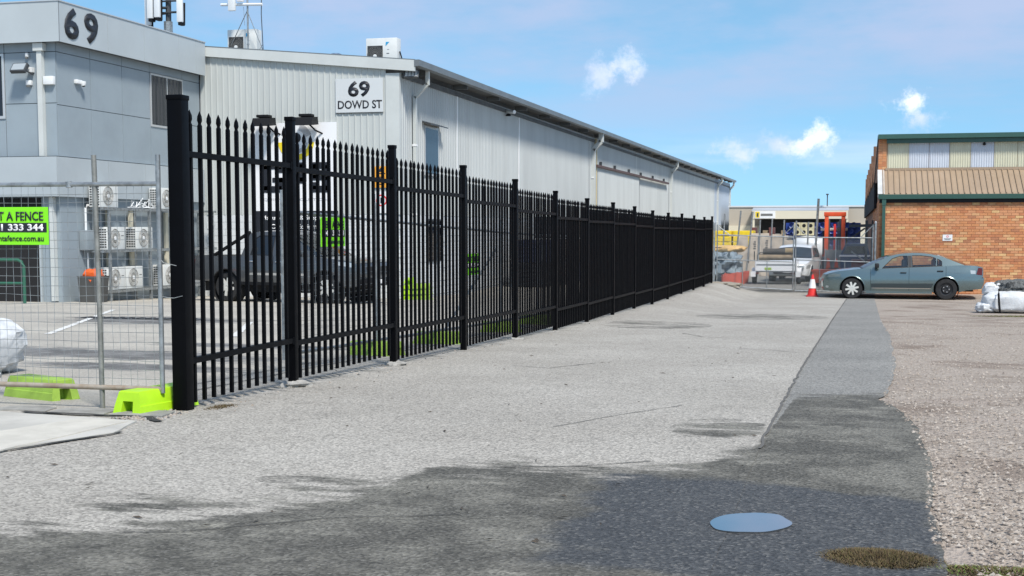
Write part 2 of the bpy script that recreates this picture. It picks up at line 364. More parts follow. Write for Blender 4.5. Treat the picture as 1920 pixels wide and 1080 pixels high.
def asphalt_mat(name, light, light2, damp, dampblue, speck=.75):
    m = bpy.data.materials.new(name); m.use_nodes = True; nt = m.node_tree; b = nt.nodes['Principled BSDF']
    pos = N(nt, 'ShaderNodeNewGeometry').outputs['Position']
    w = N(nt, 'ShaderNodeAttribute', {'attribute_name': 'wet'}).outputs['Fac']
    sk = N(nt, 'ShaderNodeAttribute', {'attribute_name': 'soak'}).outputs['Fac']
    big = noise_(nt, pos, .55, 5, .55); med = noise_(nt, pos, 2.6, 6, .62)
    strk = noise_(nt, N(nt, 'ShaderNodeMapping', Vector=pos, Rotation=(0, 0, R(-14)), Scale=(1.3, 4.0, 1)).outputs[0], 1.6, 6, .65)
    fine = noise_(nt, pos, 62, 4, .75)
    vor = N(nt, 'ShaderNodeTexVoronoi', Vector=pos, Scale=78.0, Randomness=1.0)
    vsep = N(nt, 'ShaderNodeSeparateColor', Color=vor.outputs['Color']).outputs[0]
    base = mix(nt, sstep(nt, big, .35, .68), (*light, 1), (*light2, 1))
    base = mix(nt, mth(nt, 'MULTIPLY', sstep(nt, med, .52, .75), .35), base, tuple(x * .62 for x in light) + (1,))
    wm = mth(nt, 'ADD', mth(nt, 'MULTIPLY', w, 2.4), mth(nt, 'MULTIPLY', mth(nt, 'SUBTRACT', strk, .5), 4.2))
    wm = sstep(nt, mth(nt, 'ADD', wm, mth(nt, 'MULTIPLY', mth(nt, 'SUBTRACT', fine, .5), 1.6)), -.35, .45)
    dry = sstep(nt, mth(nt, 'ADD', mth(nt, 'MULTIPLY', strk, .75), mth(nt, 'MULTIPLY', med, .25)), .50, .66)
    dampc = mix(nt, mth(nt, 'MULTIPLY', dry, .9), (*damp, 1), tuple(x * 1.9 for x in damp) + (1,))
    dampc = mix(nt, sstep(nt, med, .42, .60), tuple(x * .66 for x in damp) + (1,), dampc)
    dampc = mix(nt, mth(nt, 'MULTIPLY', sstep(nt, noise_(nt, pos, 1.15, 5, .6), .48, .62), .55), dampc, tuple(x * 1.55 for x in damp) + (1,))
    skm = sstep(nt, mth(nt, 'ADD', sk, mth(nt, 'MULTIPLY', mth(nt, 'SUBTRACT', med, .5), 1.5)), .45, .85)
    dampc = mix(nt, mth(nt, 'MULTIPLY', skm, .9), dampc, (*dampblue, 1))
    c = mix(nt, wm, base, dampc)
    sp = mth(nt, 'ADD', mth(nt, 'MULTIPLY', mth(nt, 'SUBTRACT', vsep, .5), speck), mth(nt, 'MULTIPLY', mth(nt, 'SUBTRACT', fine, .5), speck * 2.2))
    c = N(nt, 'ShaderNodeVectorMath', {'operation': 'SCALE'}, i0=c, Scale=mth(nt, 'ADD', 1.0, sp)).outputs[0]
    vsg = N(nt, 'ShaderNodeSeparateColor', Color=vor.outputs['Color']).outputs[1]
    c = mix(nt, mth(nt, 'MULTIPLY', sstep(nt, vsg, .80, .95), .24), c, (.34, .325, .29, 1))
    nt.links.new(c, b.inputs['Base Color'])
    nt.links.new(mth(nt, 'SUBTRACT', .93, mth(nt, 'ADD', mth(nt, 'MULTIPLY', wm, .02), mth(nt, 'MULTIPLY', mth(nt, 'MULTIPLY', skm, wm), .24))), b.inputs['Roughness'])
    b.inputs['Specular IOR Level'].default_value = .4
    hgt = mth(nt, 'ADD', vor.outputs['Distance'], mth(nt, 'MULTIPLY', fine, .8))
    nt.links.new(N(nt, 'ShaderNodeBump', Strength=.7, Distance=.006, Height=hgt).outputs[0], b.inputs['Normal'])
    return m
drive_m = asphalt_mat('worn_pale_asphalt', (.315, .293, .255), (.365, .342, .300), (.116, .110, .092), (.046, .047, .048))
strip_m = asphalt_mat('patched_asphalt', (.195, .190, .174), (.235, .228, .208), (.116, .110, .092), (.046, .047, .048), .85)
park_m = asphalt_mat('car_park_asphalt', (.36, .335, .29), (.44, .41, .35), (.15, .147, .14), (.05, .05, .05), .35)
# gravel / dirt
gm = bpy.data.materials.new('gravel_and_dirt'); gm.use_nodes = True; nt = gm.node_tree; b = nt.nodes['Principled BSDF']
pos = N(nt, 'ShaderNodeNewGeometry').outputs['Position']
vor = N(nt, 'ShaderNodeTexVoronoi', Vector=pos, Scale=42.0); vor2 = N(nt, 'ShaderNodeTexVoronoi', Vector=pos, Scale=100.0)
vs_ = N(nt, 'ShaderNodeSeparateColor', Color=vor.outputs['Color'])
gcol = mix(nt, vs_.outputs[0], (.25, .205, .165, 1), (.41, .355, .295, 1))
gcol = mix(nt, sstep(nt, noise_(nt, pos, .8, 6, .6), .48, .68), gcol, (.20, .155, .12, 1))
gcol = mix(nt, mth(nt, 'MULTIPLY', sstep(nt, noise_(nt, N(nt, 'ShaderNodeMapping', Vector=pos, Scale=(.35, 1.0, 1.0)).outputs[0], 1.5, 6, .65), .50, .70), .7), gcol, (.36, .30, .25, 1))
gcol = N(nt, 'ShaderNodeVectorMath', {'operation': 'SCALE'}, i0=gcol, Scale=mth(nt, 'ADD', .72, mth(nt, 'MULTIPLY', noise_(nt, pos, 60, 3, .7), .6))).outputs[0]
nt.links.new(gcol, b.inputs['Base Color']); b.inputs['Roughness'].default_value = .95
nt.links.new(N(nt, 'ShaderNodeBump', Strength=.9, Distance=.012, Height=mth(nt, 'ADD', vor.outputs['Distance'], mth(nt, 'MULTIPLY', vor2.outputs['Distance'], .5))).outputs[0], b.inputs['Normal'])

gx = axis([(-900, -60, 120), (-60, -20, 5), (-20, -7, 1.0), (-7, -2, .25), (-2, 8, .5), (8, 60, 5), (60, 900, 120)])
gy = axis([(-60, 3, 6), (3, 50, .5), (50, 160, 5), (160, 1500, 120)])
vs = [(x, y, gz(x, y)) for y in gy for x in gx]; w = len(gx)
fs = [(j * w + i, j * w + i + 1, (j + 1) * w + i + 1, (j + 1) * w + i) for j in range(len(gy) - 1) for i in range(w - 1)]
me = bpy.data.meshes.new('ground'); me.from_pydata(vs, [], fs); me.materials.append(gm); me.shade_smooth()
tag(place('ground', me), 'gravel and bare dirt ground', kind='structure')
DR = [(2, -.45), (7.4, -.48), (13.4, -.46), (26, -.34), (43.1, -.15), (60, 0)]
ys_fine = axis([(2.5, 8.6, .04), (8.6, 14, .09), (14, 30, .25), (30, 47, .5)])
drive = strip('driveway', ys_fine, lambda y: -4.78 + jag(y, 9, .05), lambda y: interp(y, DR) + jag(y, 1, .012), 110, .012, drive_m, {'wet': wet, 'soak': soak})
tag(drive, 'pale worn asphalt driveway beside the black fence', kind='structure')
SR = [(2.5, .34), (5.97, .36), (7, .42), (8.15, .41), (9.4, .36), (10.4, .22), (10.8, .29), (13.73, .44), (20, .55), (26.1, .53), (36, .62), (45, .7)]
st = strip('asphalt_strip', ys_fine, lambda y: interp(y, DR) - .06, lambda y: interp(y, SR) + jag(y, 5, .028), 26, .010, strip_m, {'wet': wet, 'soak': soak})
tag(st, 'darker patched asphalt strip along the driveway edge', kind='structure')
def park_dark_bands(x, y):  # mask for darker bands across the car park asphalt
    d = -1.0
    for cx, cy, rx, ry in ((-8.4, 12.9, 3.4, .75), (-6.6, 11.3, 1.5, .42), (-7.0, 14.6, 1.6, .4), (-11.6, 20.6, 1.9, 1.5)):
        d = max(d, 1 - math.hypot((x - cx) / rx, (y - cy + .12 * (x - cx)) / ry))
    return max(-1, d * .8 - .1)
pk = strip('car_park', axis([(3.0, 8.0, .5), (8.0, 26, .12), (26, 60, .8), (60, 145, 8)]), lambda y: -60 if y < 27 else -60, lambda y: -4.76 + jag(y, 9, .05), 240, .010, park_m, {'wet': park_dark_bands, 'soak': lambda x, y: 0.0})
tag(pk, 'pale asphalt car park behind the fence', kind='structure')
yd = strip('yard', axis([(46.8, 60, 1), (60, 150, 10)]), lambda y: -4.7, lambda y: 30, 20, .014, strip_m, {'wet': lambda x, y: -.2, 'soak': lambda x, y: 0.0})
tag(yd, 'grey storage yard beyond the wire gates', kind='structure')
# ------------------------------------------------------------------ small ground features
def ribbon(name, pts, wd, m, dz, parent=None, jit=.3, seed=1):
    # thin painted line or crack that follows the terrain
    P = []
    for (x0, y0), (x1, y1) in zip(pts, pts[1:]):
        n = max(2, int(math.hypot(x1 - x0, y1 - y0) / .06))
        for i in range(n): P.append((x0 + (x1 - x0) * i / n, y0 + (y1 - y0) * i / n))
    P.append(pts[-1]); vs = []; fs = []
    for i, (x, y) in enumerate(P):
        a = P[max(0, i - 1)]; c = P[min(len(P) - 1, i + 1)]; d = Vector((c[0] - a[0], c[1] - a[1])).normalized(); n_ = Vector((-d.y, d.x))
        k = noise.noise(Vector((i * .35, seed, 0))); o = noise.noise(Vector((i * .21, seed, 5))) * jit * wd * 2
        h = wd / 2 * (1 + jit * k)
        for s in (-1, 1):
            px, py = x + n_.x * (o + s * h), y + n_.y * (o + s * h); vs.append((px, py, gz(px, py) + dz))
    fs = [(2 * i, 2 * i + 1, 2 * i + 3, 2 * i + 2) for i in range(len(P) - 1)]
    return MB().add(vs, fs).build(name, m, parent)
crack_m = mat('crack_dirt', (.11, .105, .095), .95)
crack_d = mat('crack_damp', (.035, .033, .03), .95)
line_m = mat('worn_line_paint', (.74, .73, .69), .8, var=.3, vscale=12)
for i, (pts, wd) in enumerate([([(-1.15, 9.4), (-1.5, 8.6), (-1.75, 7.9)], .008), ([(-1.0, 6.85), (-1.35, 6.6), (-1.7, 6.5)], .008),
        ([(-.6, 15.6), (-.95, 16.0), (-1.3, 16.1)], .016), ([(-1.6, 5.35), (-2.1, 5.15), (-2.6, 4.75), (-2.8, 4.7)], .006),
        ([(-3.2, 12.6), (-2.8, 12.4), (-2.5, 13.2)], .014), ([(-2.4, 19.5), (-2.0, 18.6), (-1.6, 18.4)], .016)]):
    ribbon('crack', pts, wd, crack_m if i not in (1, 3) else crack_d, .016, drive, .8, i)
ribbon('crack', [(-.478, 7.4), (-.46, 13.4), (-.34, 26), (-.15, 43)], .018, crack_m, .017, drive, .5, 11)
ribbon('painted_line', [(-10.61, 16.0), (-14.77, 24.6)], .10, line_m, .016, pk, .1, 3)
ribbon('painted_line', [(-8.0, 16.3), (-9.7, 20.4)], .10, line_m, .016, pk, .1, 4)
ribbon('painted_line', [(-17.5, 20.0), (-18.6, 24.6)], .10, line_m, .016, pk, .1, 5)
ribbon('crack', [(-13.5, 20.9), (-10.4, 20.6), (-8.3, 21.9), (-6, 22)], .07, crack_m, .016, pk, .8, 6)
ribbon('crack', [(-9.4, 19.6), (-7.7, 19.9), (-5.4, 19.2)], .03, crack_m, .016, pk, .8, 7)
ribbon('crack', [(-4.9, 8.3), (-4.95, 12), (-4.9, 18), (-4.95, 26)], .02, crack_m, .016, pk, .8, 8)  # thin dark line running parallel to the fence
ribbon('crack', [(-5.15, 8.6), (-5.2, 12), (-5.12, 18)], .015, crack_m, .016, pk, .8, 9)  # second, shorter dark line beside it
# drain slot in the car park
d = thing('drain_grate', 'long dark drain slot set in the car park asphalt', 'drain', (-12.0, 20.9, gz(-12, 20.9)))
m_ = MB(); m_.box(-13.2, -10.9, 20.72, 21.1, gz(-12, 20.9) - .02, gz(-12, 20.9) + .020); m_.build('frame', dark_grey, d)
for i in range(11):
    MB().box(-13.1 + i * .2, -13.02 + i * .2, 20.75, 21.07, gz(-12, 20.9) + .0, gz(-12, 20.9) + .028).build('bar', shed_dark, d)
# concrete crossover at bottom left: a thick slab with two pours
ap = [(-4.34, 7.46), (-4.75, 7.53), (-5.4, 7.62), (-7.5, 7.7), (-9, 7.7), (-9, 3.5), (-7.2, 3.9), (-5.6, 5.0), (-4.9, 5.62), (-4.5, 6.25), (-4.22, 7.0)]
def slab(name, pts, z0, z1, m, parent=None, n=8, jit=.02):
    P = []
    for a, c in zip(pts, pts[1:] + pts[:1]):
        for i in range(n):
            t = i / n; x = a[0] + (c[0] - a[0]) * t; y = a[1] + (c[1] - a[1]) * t
            P.append((x + jit * noise.noise(Vector((x * 4, y * 4, 1))), y + jit * noise.noise(Vector((x * 4, y * 4, 9)))))
    return MB().prism(P, 'Z', z0, z1).build(name, m, parent)
apr = slab('concrete_crossover', ap, -.05, .043, concrete)
tag(apr, 'pale concrete crossover slab with a broken edge', kind='structure')
slab('lip', [(-4.36, 7.40), (-4.72, 7.44), (-4.95, 6.6), (-5.25, 5.85), (-5.9, 5.2), (-6.6, 4.6), (-7.6, 3.9), (-7.3, 3.75), (-5.6, 4.9), (-4.86, 5.6), (-4.46, 6.25)], .03, .048, mat('concrete_lip', (.56, .53, .46), .9, var=.18, vscale=5, bump=.2), apr)
ribbon('crack', [(-4.2, 7.05), (-4.46, 6.22), (-4.86, 5.58), (-5.6, 4.95), (-6.4, 4.4)], .035, crack_d, .020, drive, .9, 31)
ribbon('crack', [(-4.2, 7.5), (-4.4, 7.72), (-4.7, 7.66), (-5.3, 7.68)], .05, crack_d, .020, drive, .9, 33)
pave_m = mat('old_paving', (.33, .32, .29), .92, var=.35, vscale=7, bump=.3)
# broken paving between slab and temporary fence
for i in range(9):
    x = -8.2 + i * .44; y = 7.82 + .03 * math.sin(i * 2.3)
    slab('paving_piece', [(x, y - .12), (x + .40, y - .10 - .02 * (i % 3)), (x + .37, y + .10), (x + .03, y + .12)], .0, .037 + .003 * (i % 3), pave_m, apr, 5, .07)
# rubble, leaf litter, pebbles
def pebbles(name, label, n, fn, r0, r1, mats, cat=None, seed=3):
    rnd = random.Random(seed); m = MB()
    for i in range(n):
        x, y = fn(rnd); z = gz(x, y) + .008; r = r0 + (r1 - r0) * rnd.random() ** 2; a = rnd.random() * 6.28
        m.cur = rnd.randrange(len(mats)); c, s_ = math.cos(a), math.sin(a)
        raw = [(1, 0, .1), (.1, .8, .05), (-.9, .1, .1), (-.1, -.85, .05), (.15, .1, .75)]
        raw = [(p[0] * rnd.uniform(.7, 1.2), p[1] * rnd.uniform(.6, 1.1), p[2] * rnd.uniform(.6, 1.1)) for p in raw]
        m.add([(x + r * (p[0] * c - p[1] * s_), y + r * (p[0] * s_ + p[1] * c), z + r * p[2]) for p in raw], [(0, 1, 4), (1, 2, 4), (2, 3, 4), (3, 0, 4)])
    return tag(m.build(name, mats), label, cat, kind='stuff')
peb = [mat('pebble_%d' % i, c, .9) for i, c in enumerate([(.36, .31, .26), (.27, .225, .18), (.42, .37, .315), (.17, .14, .115), (.32, .265, .215)])]
def gfn(r):
    while True:
        y = 4.6 + 22 * r.random() ** 2.6; x = interp(y, SR) - .03 + (.3 + y * .28) * r.random() ** 1.2
        if y > 5.3 or x > .45: return x, y
pebbles('gravel', 'loose pinkish gravel stones right of the asphalt', 26000, gfn, .005, .017, peb, 'gravel')
def rfn(r):
    t = r.random()
    if t < .6: return -4.55 + .25 * r.random() + .05 * r.gauss(0, 1), 7.55 + .45 * r.random()
    return -4.3 + .16 * r.gauss(0, 1), 8 + 34 * r.random() ** 1.6
pebbles('rubble', 'broken asphalt crumbs along the fence foot', 2600, rfn, .004, .022, [peb[0], peb[1], mat('pebble_grey', (.30, .30, .29), .9), mat('pebble_dark', (.07, .07, .07), .9)], 'rubble', 5)
# dirt mounds round the foot of the fence posts at the far end come with the terrain; puddle
pts = []
for i in range(48):
    t = 2 * PI * i / 48; k = 1 + .13 * noise.noise(Vector((math.cos(t) * 1.6, math.sin(t) * 1.6, 4)))
    pts.append((-.39 + .158 * k * math.cos(t) + .03 * math.sin(t), 5.49 + .20 * k * math.sin(t)))
wm_ = bpy.data.materials.new('puddle_water'); wm_.use_nodes = True; b = wm_.node_tree.nodes['Principled BSDF']
b.inputs['Base Color'].default_value = (.03, .035, .04, 1); b.inputs['Roughness'].default_value = .015; b.inputs['IOR'].default_value = 1.5; b.inputs['Specular IOR Level'].default_value = 1.0
b.inputs['Coat Weight'].default_value = 1; b.inputs['Coat Roughness'].default_value = .01; b.inputs['Coat IOR'].default_value = 1.9
pd = MB().prism(pts, 'Z', .010, .0372).build('puddle', wm_); tag(pd, 'small oval puddle reflecting the sky', kind='structure')
# mossy tuft at bottom right
def tuft(name, label, cx, cy, rx, ry, h, n, seed, cols):
    rnd = random.Random(seed); m = MB()
    for i in range(n):
        a = rnd.random() * 6.28; q = math.sqrt(rnd.random()); x = cx + rx * q * math.cos(a); y = cy + ry * q * math.sin(a)
        z = gz(x, y) + .005; hh = h * rnd.uniform(.4, 1.1) * (1.15 - q); dx = rnd.gauss(0, .014); dy = rnd.gauss(0, .014); wd = rnd.uniform(.002, .005)
        m.cur = min(len(cols) - 1, int(rnd.random() * len(cols)))
        m.add([(x - wd, y, z), (x + wd, y + wd, z), (x + dx, y + dy, z + hh)], [(0, 1, 2)])
    return tag(m.build(name, cols), label, 'grass', kind='stuff')
gcols = [mat('moss_%d' % i, c, .95) for i, c in enumerate([(.10, .065, .03), (.085, .075, .025), (.13, .10, .05), (.05, .038, .022), (.12, .085, .045)])]
gcg = gcols + [mat('grass_green', (.10, .17, .03), .9), mat('grass_pale', (.19, .21, .06), .9)]
mo = lump((.12, 5.02, .0), (.20, .15, .018), .9, .25, 3, 36, 14, 3).build('moss_mound', mat('moss_soil', (.085, .07, .035), .95, var=.5, vscale=30, bump=.8, bscale=90), None, True)
tag(mo, 'low brown mossy mound beside the puddle', 'moss')
tuft('grass', 'brown and green moss blades on the damp edge', .12, 5.02, .23, .17, .035, 9000, 1, gcols)
tuft('grass', 'sparse green grass growing at the gravel edge', .58, 4.93, .35, .09, .022, 3200, 2, gcg)
tuft('grass', 'thin green weeds in front of the bulk bag', 3.6, 28.9, 1.3, .35, .05, 2500, 4, gcg)
tuft('grass', 'dead weeds at the foot of the first fence post', -4.18, 8.3, .10, .28, .03, 900, 5, gcols)
rnd = random.Random(21)
twigs = MB()
for i in range(70):
    y = 4.8 + 14 * rnd.random() ** 1.7; x = -4.1 + 3.6 * rnd.random(); a = rnd.random() * 3.14; L = rnd.uniform(.008, .035)
    z = gz(x, y) + .017; c, s_ = math.cos(a) * L, math.sin(a) * L
    twigs.add([(x - c, y - s_, z), (x + s_ * .25, y - c * .25, z + .006), (x + c, y + s_, z + .002), (x - s_ * .25, y + c * .25, z)], [(0, 1, 2, 3)])
tag(twigs.build('leaf_litter', mat('dry_leaf', (.07, .055, .04), .9)), 'scattered dark dry leaves on the driveway', 'leaves', kind='stuff')
# ------------------------------------------------------------------ black steel picket fence
FX = -4.34
PY_ = [8.08, 9.90, 12.32, 14.75, 17.18, 19.65, 22.12, 24.62, 27.15, 29.70, 32.30, 34.95, 37.72, 40.38, 42.65]
PB = [-1.23, -1.225, -1.30, -1.38, -1.45, -1.535, -1.59, -1.61, -1.64, -1.69, -1.71, -1.70, -1.72, -1.74, -1.70]
PB = [EYE + p for p in PB]
fence = thing('picket_fence', 'tall black steel security fence with spear topped pickets stepping down the driveway', 'fence', (FX, 8.08, gz(FX, 8.08)))
def post_mesh(w, h):
    return MB().bbox(-w / 2, w / 2, -w / 2, w / 2, -.15, h, .006).mesh('post', black_steel, True)
def cap_mesh(w):
    m = MB(); m.bbox(-w / 2 - .004, w / 2 + .004, -w / 2 - .004, w / 2 + .004, -.02, .012, .004)
    return m.mesh('cap', black_steel, True)
pm, pc = post_mesh(.065, 2.10), cap_mesh(.065)
pm0, pc0 = post_mesh(.105, 2.10), cap_mesh(.105)
# picket: 25 mm square tube with a pressed spear top
def picket_mesh(h):
    m = MB(); w = .0125
    rings = [(w, 0), (w, h - .10), (w * .62, h - .085), (w * 1.05, h - .062), (w * .9, h - .035), (.001, h)]
    vs = [(sx * r, sy * r, z) for r, z in rings for sx, sy in ((-1, -1), (1, -1), (1, 1), (-1, 1))]
    fs = [(4 * i + k, 4 * i + (k + 1) % 4, 4 * i + 4 + (k + 1) % 4, 4 * i + 4 + k) for i in range(len(rings) - 1) for k in range(4)]
    return m.add(vs, fs + [(3, 2, 1, 0)]).mesh('picket', black_steel)
pk_m = picket_mesh(1.98)
for i, y in enumerate(PY_):
    o = place('post', pm0 if i == 0 else pm, fence, False, Vector((FX, y, PB[i])) - fence.location)
    place('cap', pc0 if i == 0 else pc, o, False, (0, 0, 2.10))
rnd = random.Random(4)
for i in range(len(PY_) - 1):
    y0, y1 = PY_[i], PY_[i + 1]
    zb = min(PB[i], PB[i + 1]) + .035 if i else PB[0] + .02
    zb = (PB[i] + PB[i + 1]) / 2 + .03
    lean = (PB[i + 1] - PB[i]) * .25
    for zr in (.31, 1.70):
        m = MB().bar((FX + .004, y0 + .03, zb + zr - lean / 2), (FX + .004, y1 - .03, zb + zr + lean / 2), .04, .04)
        m.build('rail', black_steel, fence)
        for yy, s in ((y0 + .04, 1), (y1 - .04, -1)):
            MB().box(FX - .02, FX + .028, yy - .012, yy + .012, zb + zr - .03, zb + zr + .03).build('bracket', black_steel, fence)
    n = 12 if i == 0 else 17
    for k in range(n):
        y = y0 + (y1 - y0) * (k + 1) / (n + 1) + (.02 if i == 0 else 0)
        t = (k + 1) / (n + 1) - .5
        place('picket', pk_m, fence, False, Vector((FX, y, zb + .02 + lean * t)) - fence.location, (0, rnd.gauss(0, .0015), 0))
# concrete footings showing at the post feet
ftm = lump((0, 0, -.055), (.12, .10, .035), .8, .45, 2, 24, 10, 5).mesh('footing', mat('footing_concrete', (.40, .385, .35), .95, var=.35, vscale=14, bump=.5), True)
for i in (1, 2, 4, 5, 7, 8):
    place('footing', ftm, fence, False, Vector((FX + .02, PY_[i], PB[i] - .0)) - fence.location, (0, 0, i))

# ------------------------------------------------------------------ temporary fencing
def foot_mesh(m):
    # plastic fence block: trapezoid with a pocket in each end and a step along the sides
    mb = MB(); L, W, H = .30, .115, .15
    def ring(l, w, z): return [(-w, -l, z), (w, -l, z), (w, l, z), (-w, l, z)]
    rs = [ring(L, W, 0), ring(L - .012, W - .008, .055), ring(L - .016, W - .018, .058), ring(L - .03, W - .03, H - .008), ring(L - .038, W - .038, H)]
    vs = [p for r_ in rs for p in r_]
    fs = [(4 * i + k, 4 * i + (k + 1) % 4, 4 * i + 4 + (k + 1) % 4, 4 * i + 4 + k) for i in range(4) for k in range(4)] + [(16, 17, 18, 19), (3, 2, 1, 0)]
    # open the pocket at each end: replace the end faces by a frame
    keep = [f for f in fs if f not in ((0, 1, 5, 4), (2, 3, 7, 6), (4, 5, 9, 8), (6, 7, 11, 10), (8, 9, 13, 12), (10, 11, 15, 14))]
    mb.add(vs, keep)
    for s in (-1, 1):
        y0 = s * L; yt = s * (L - .03)
        lo = [(-W, y0, 0), (-.05, y0, 0), (-.042, s * (L - .018), .085), (.042, s * (L - .018), .085), (.05, y0, 0), (W, y0, 0), (W - .008, s * (L - .012), .055), (W - .03, yt, H - .008), (-W + .03, yt, H - .008), (-W + .008, s * (L - .012), .055)]
        mb.add(lo, [(0, 1, 2, 8, 9), (2, 3, 7, 8), (3, 4, 5, 6, 7)])
        yi = s * (L - .10)
        pk = [(-.05, y0, 0), (-.042, s * (L - .018), .085), (.042, s * (L - .018), .085), (.05, y0, 0), (-.05, yi, 0), (-.042, yi, .085), (.042, yi, .085), (.05, yi, 0)]
        mb.add(pk, [(0, 1, 5, 4), (1, 2, 6, 5), (2, 3, 7, 6), (4, 5, 6, 7)])
    me = mb.mesh('fence_block', m, True); return me
fm_new, fm_old = foot_mesh(lime), foot_mesh(lime_old)
def block(x, y, rz, label, me, grp='plastic fence blocks', dz=0):
    return tag(place('fence_block', me, None, True, (x, y, gz(x, y) + .012 + dz), (0, 0, rz)), label, 'fence block', grp)
block(-4.535, 8.07, R(-11), 'bright lime green fence block touching the first black post', fm_new)
block(-5.72, 8.52, R(68), 'dusty lime green fence block left of the leaning steel pole', fm_old)
def wires(m, P, ax, W, H, dx, dz, r, rnd, sag=.004):
    # welded wire mesh in the plane spanned by ax (unit) and z from point P
    ax = Vector(ax)
    for i in range(1, int(W / dx)):
        u = i * dx; o = rnd.gauss(0, .006)
        pts = [Vector(P) + ax * (u + o * math.sin(k * 1.3 + i) + rnd.gauss(0, sag)) + Vector((0, 0, H * k / 5)) for k in range(6)]
        m.tube(pts, r, 4, False)
    for j in range(1, int(H / dz)):
        v = j * dz
        pts = [Vector(P) + ax * (W * k / 6) + Vector((0, 0, v + rnd.gauss(0, sag))) for k in range(7)]
        m.tube(pts, r, 4, False)
def temp_panel(name, label, P0, P1, zt, zb, ztop, tube=galv, bot=None, mesh_m=None, dx=.075, r=.0017, up0=True, up1=True, grp='temporary fence panels', foot0=0, foot1=0):
    P0 = Vector(P0); P1 = Vector(P1); t = thing(name, label, 'fence panel', P0, 0, grp)
    ax = (P1 - P0); W = Vector((ax.x, ax.y, 0)).length; ax = Vector((ax.x, ax.y, 0)).normalized(); dzz = P1.z - P0.z
    A = lambda u, z: Vector((P0.x, P0.y, 0)) + ax * u + Vector((0, 0, P0.z + dzz * u / W + z))
    MB().tube([A(0, zt), A(W * .5, zt + .003), A(W, zt)], .016, 10).build('top_rail', tube, t, True)
    MB().tube([A(0, zb), A(W * .5, zb - .004), A(W, zb)], .018, 10).build('bottom_rail', bot or tube, t, True)
    for u, on in ((0, up0), (W, up1)):
        if on: MB().tube([A(u, foot0 + .0), A(u, ztop)], .0165, 10).build('upright', tube, t, True)
    m = MB(); wires(m, A(0, zb), ax, W, zt - zb, dx, .062, r, random.Random(len(label)))
    o = m.build('wire_mesh', mesh_m or galv, t); o['kind'] = 'stuff'
    for u in (W * .28, W * .72):
        MB().tube([A(u, zt - .02), A(u + .004, zt + .02)], .022, 10).build('clip', tube, t, True)
    return t
# the near panel, running left from the first black post
t = temp_panel('temporary_fence_panel', 'near galvanised wire fence panel tied to the first black post', (-4.45, 8.0, .0), (-6.85, 8.06, .0), 1.54, .175, 1.73, galv, rusty, None, .0625, .0016, True, True, foot0=.15)
MB().tube([(-4.46, 8.0, .80), (-4.41, 8.0, .79), (-4.36, 8.01, .785), (-4.30, 8.02, .80)], .0022, 5).build('tie_wire', galv, t)
MB().tube([(-4.46, 8.0, 1.06), (-4.42, 7.99, 1.02), (-4.33, 8.0, 1.0)], .002, 5).build('tie_wire', galv, t)
p = tag(MB().tube([(-4.915, 8.02, .0), (-4.92, 8.02, .9), (-4.935, 8.02, 1.735)], .0175, 12).build('steel_pole', mat('weathered_galv', (.34, .34, .31), .55, .55, var=.45, vscale=10), None, True),
        'weathered steel pole standing loose behind the near fence panel', 'pole')
# lime sign cable-tied to the mesh
def rent_sign(label, P, ax, rz, w, h, digits, nm='hire_sign'):
    P = Vector(P); ax = Vector(ax); t = thing(nm, label, 'sign', P, rz)
    MB().bbox(0, w, -.004, .004, 0, h, .002).build('board', lime_sign, t, False, False)
    MB().box(.02 * w, .98 * w, -.0062, -.004, h * .335, h * .585).build('number_band', ink, t, False, False)
    def tx(s, x, z, ww, hh, m, bold):
        me = text_mesh(s, ww, hh, 'lettering', .0015, bold); me.materials.append(m); place('lettering', me, t, False, (x, -.0066, z))
    tx('RENT A FENCE', .10 * w, h * .64, .84 * w, h * .24, ink, .02)
    tx(digits, .12 * w, h * .365, .82 * w, h * .19, white_p, .035)
    tx('rentafence.com.au', .25 * w, h * .10, .69 * w, h * .15, ink, .012)
    return t
rent_sign('lime green hire sign hanging on the near wire panel', (-5.70 - .13, 7.972, 1.135), (1, 0, 0), 0, .57, .255, '0421 333 344')
# inner row of panels behind the black fence
IY = [11.18, 13.62, 15.86, 18.95, 21.3, 23.7]
for i in range(len(IY) - 1):
    za, zb_ = gz(-5, IY[i]), gz(-5, IY[i + 1])
    temp_panel('temporary_fence_panel', ['wire fence panel behind the second bay carrying a lime sign', 'wire fence panel seen behind the third bay of the black fence',
               'wire fence panel with a diagonal brace behind the fourth bay', 'wire fence panel behind the fifth bay of the black fence', 'farthest wire fence panel behind the sixth bay'][i],
               (-5.0, IY[i] + .02, za), (-5.0, IY[i + 1] - .02, zb_), 1.47, .17, 1.66, galv, None, None, .15, .0014, True, i == len(IY) - 2, foot0=.12)
    block(-5.0, IY[i + 1], R(90 + (-8, 5, 12, -6, 9, 3)[i]), 'dusty lime fence block %s' % ['behind the second bay of the black fence', 'behind the fourth black post', 'behind the fourth bay of the fence', 'behind the sixth black post', 'farthest along behind the black fence'][i], fm_old)
br = tag(MB().tube([(-5.12, 16.3, gz(-5, 16.3) + .05), (-5.05, 18.9, gz(-5, 18.9) + 1.25)], .017, 8).build('brace_pole', galv, None, True), 'slanting brace pole leaning on the inner wire panel', 'pole')
rent_sign('lime green hire sign seen between pickets above the ute bonnet', (-4.965, 12.02, gz(-5, 12.4) + 1.17), (0, 1, 0), R(90), .62, .285, '0421 333 344')
rent_sign('small lime green hire sign behind the fourth bay of pickets', (-4.965, 17.0, gz(-5, 17) + .85), (0, 1, 0), R(90), .62, .285, '0421 333 344')

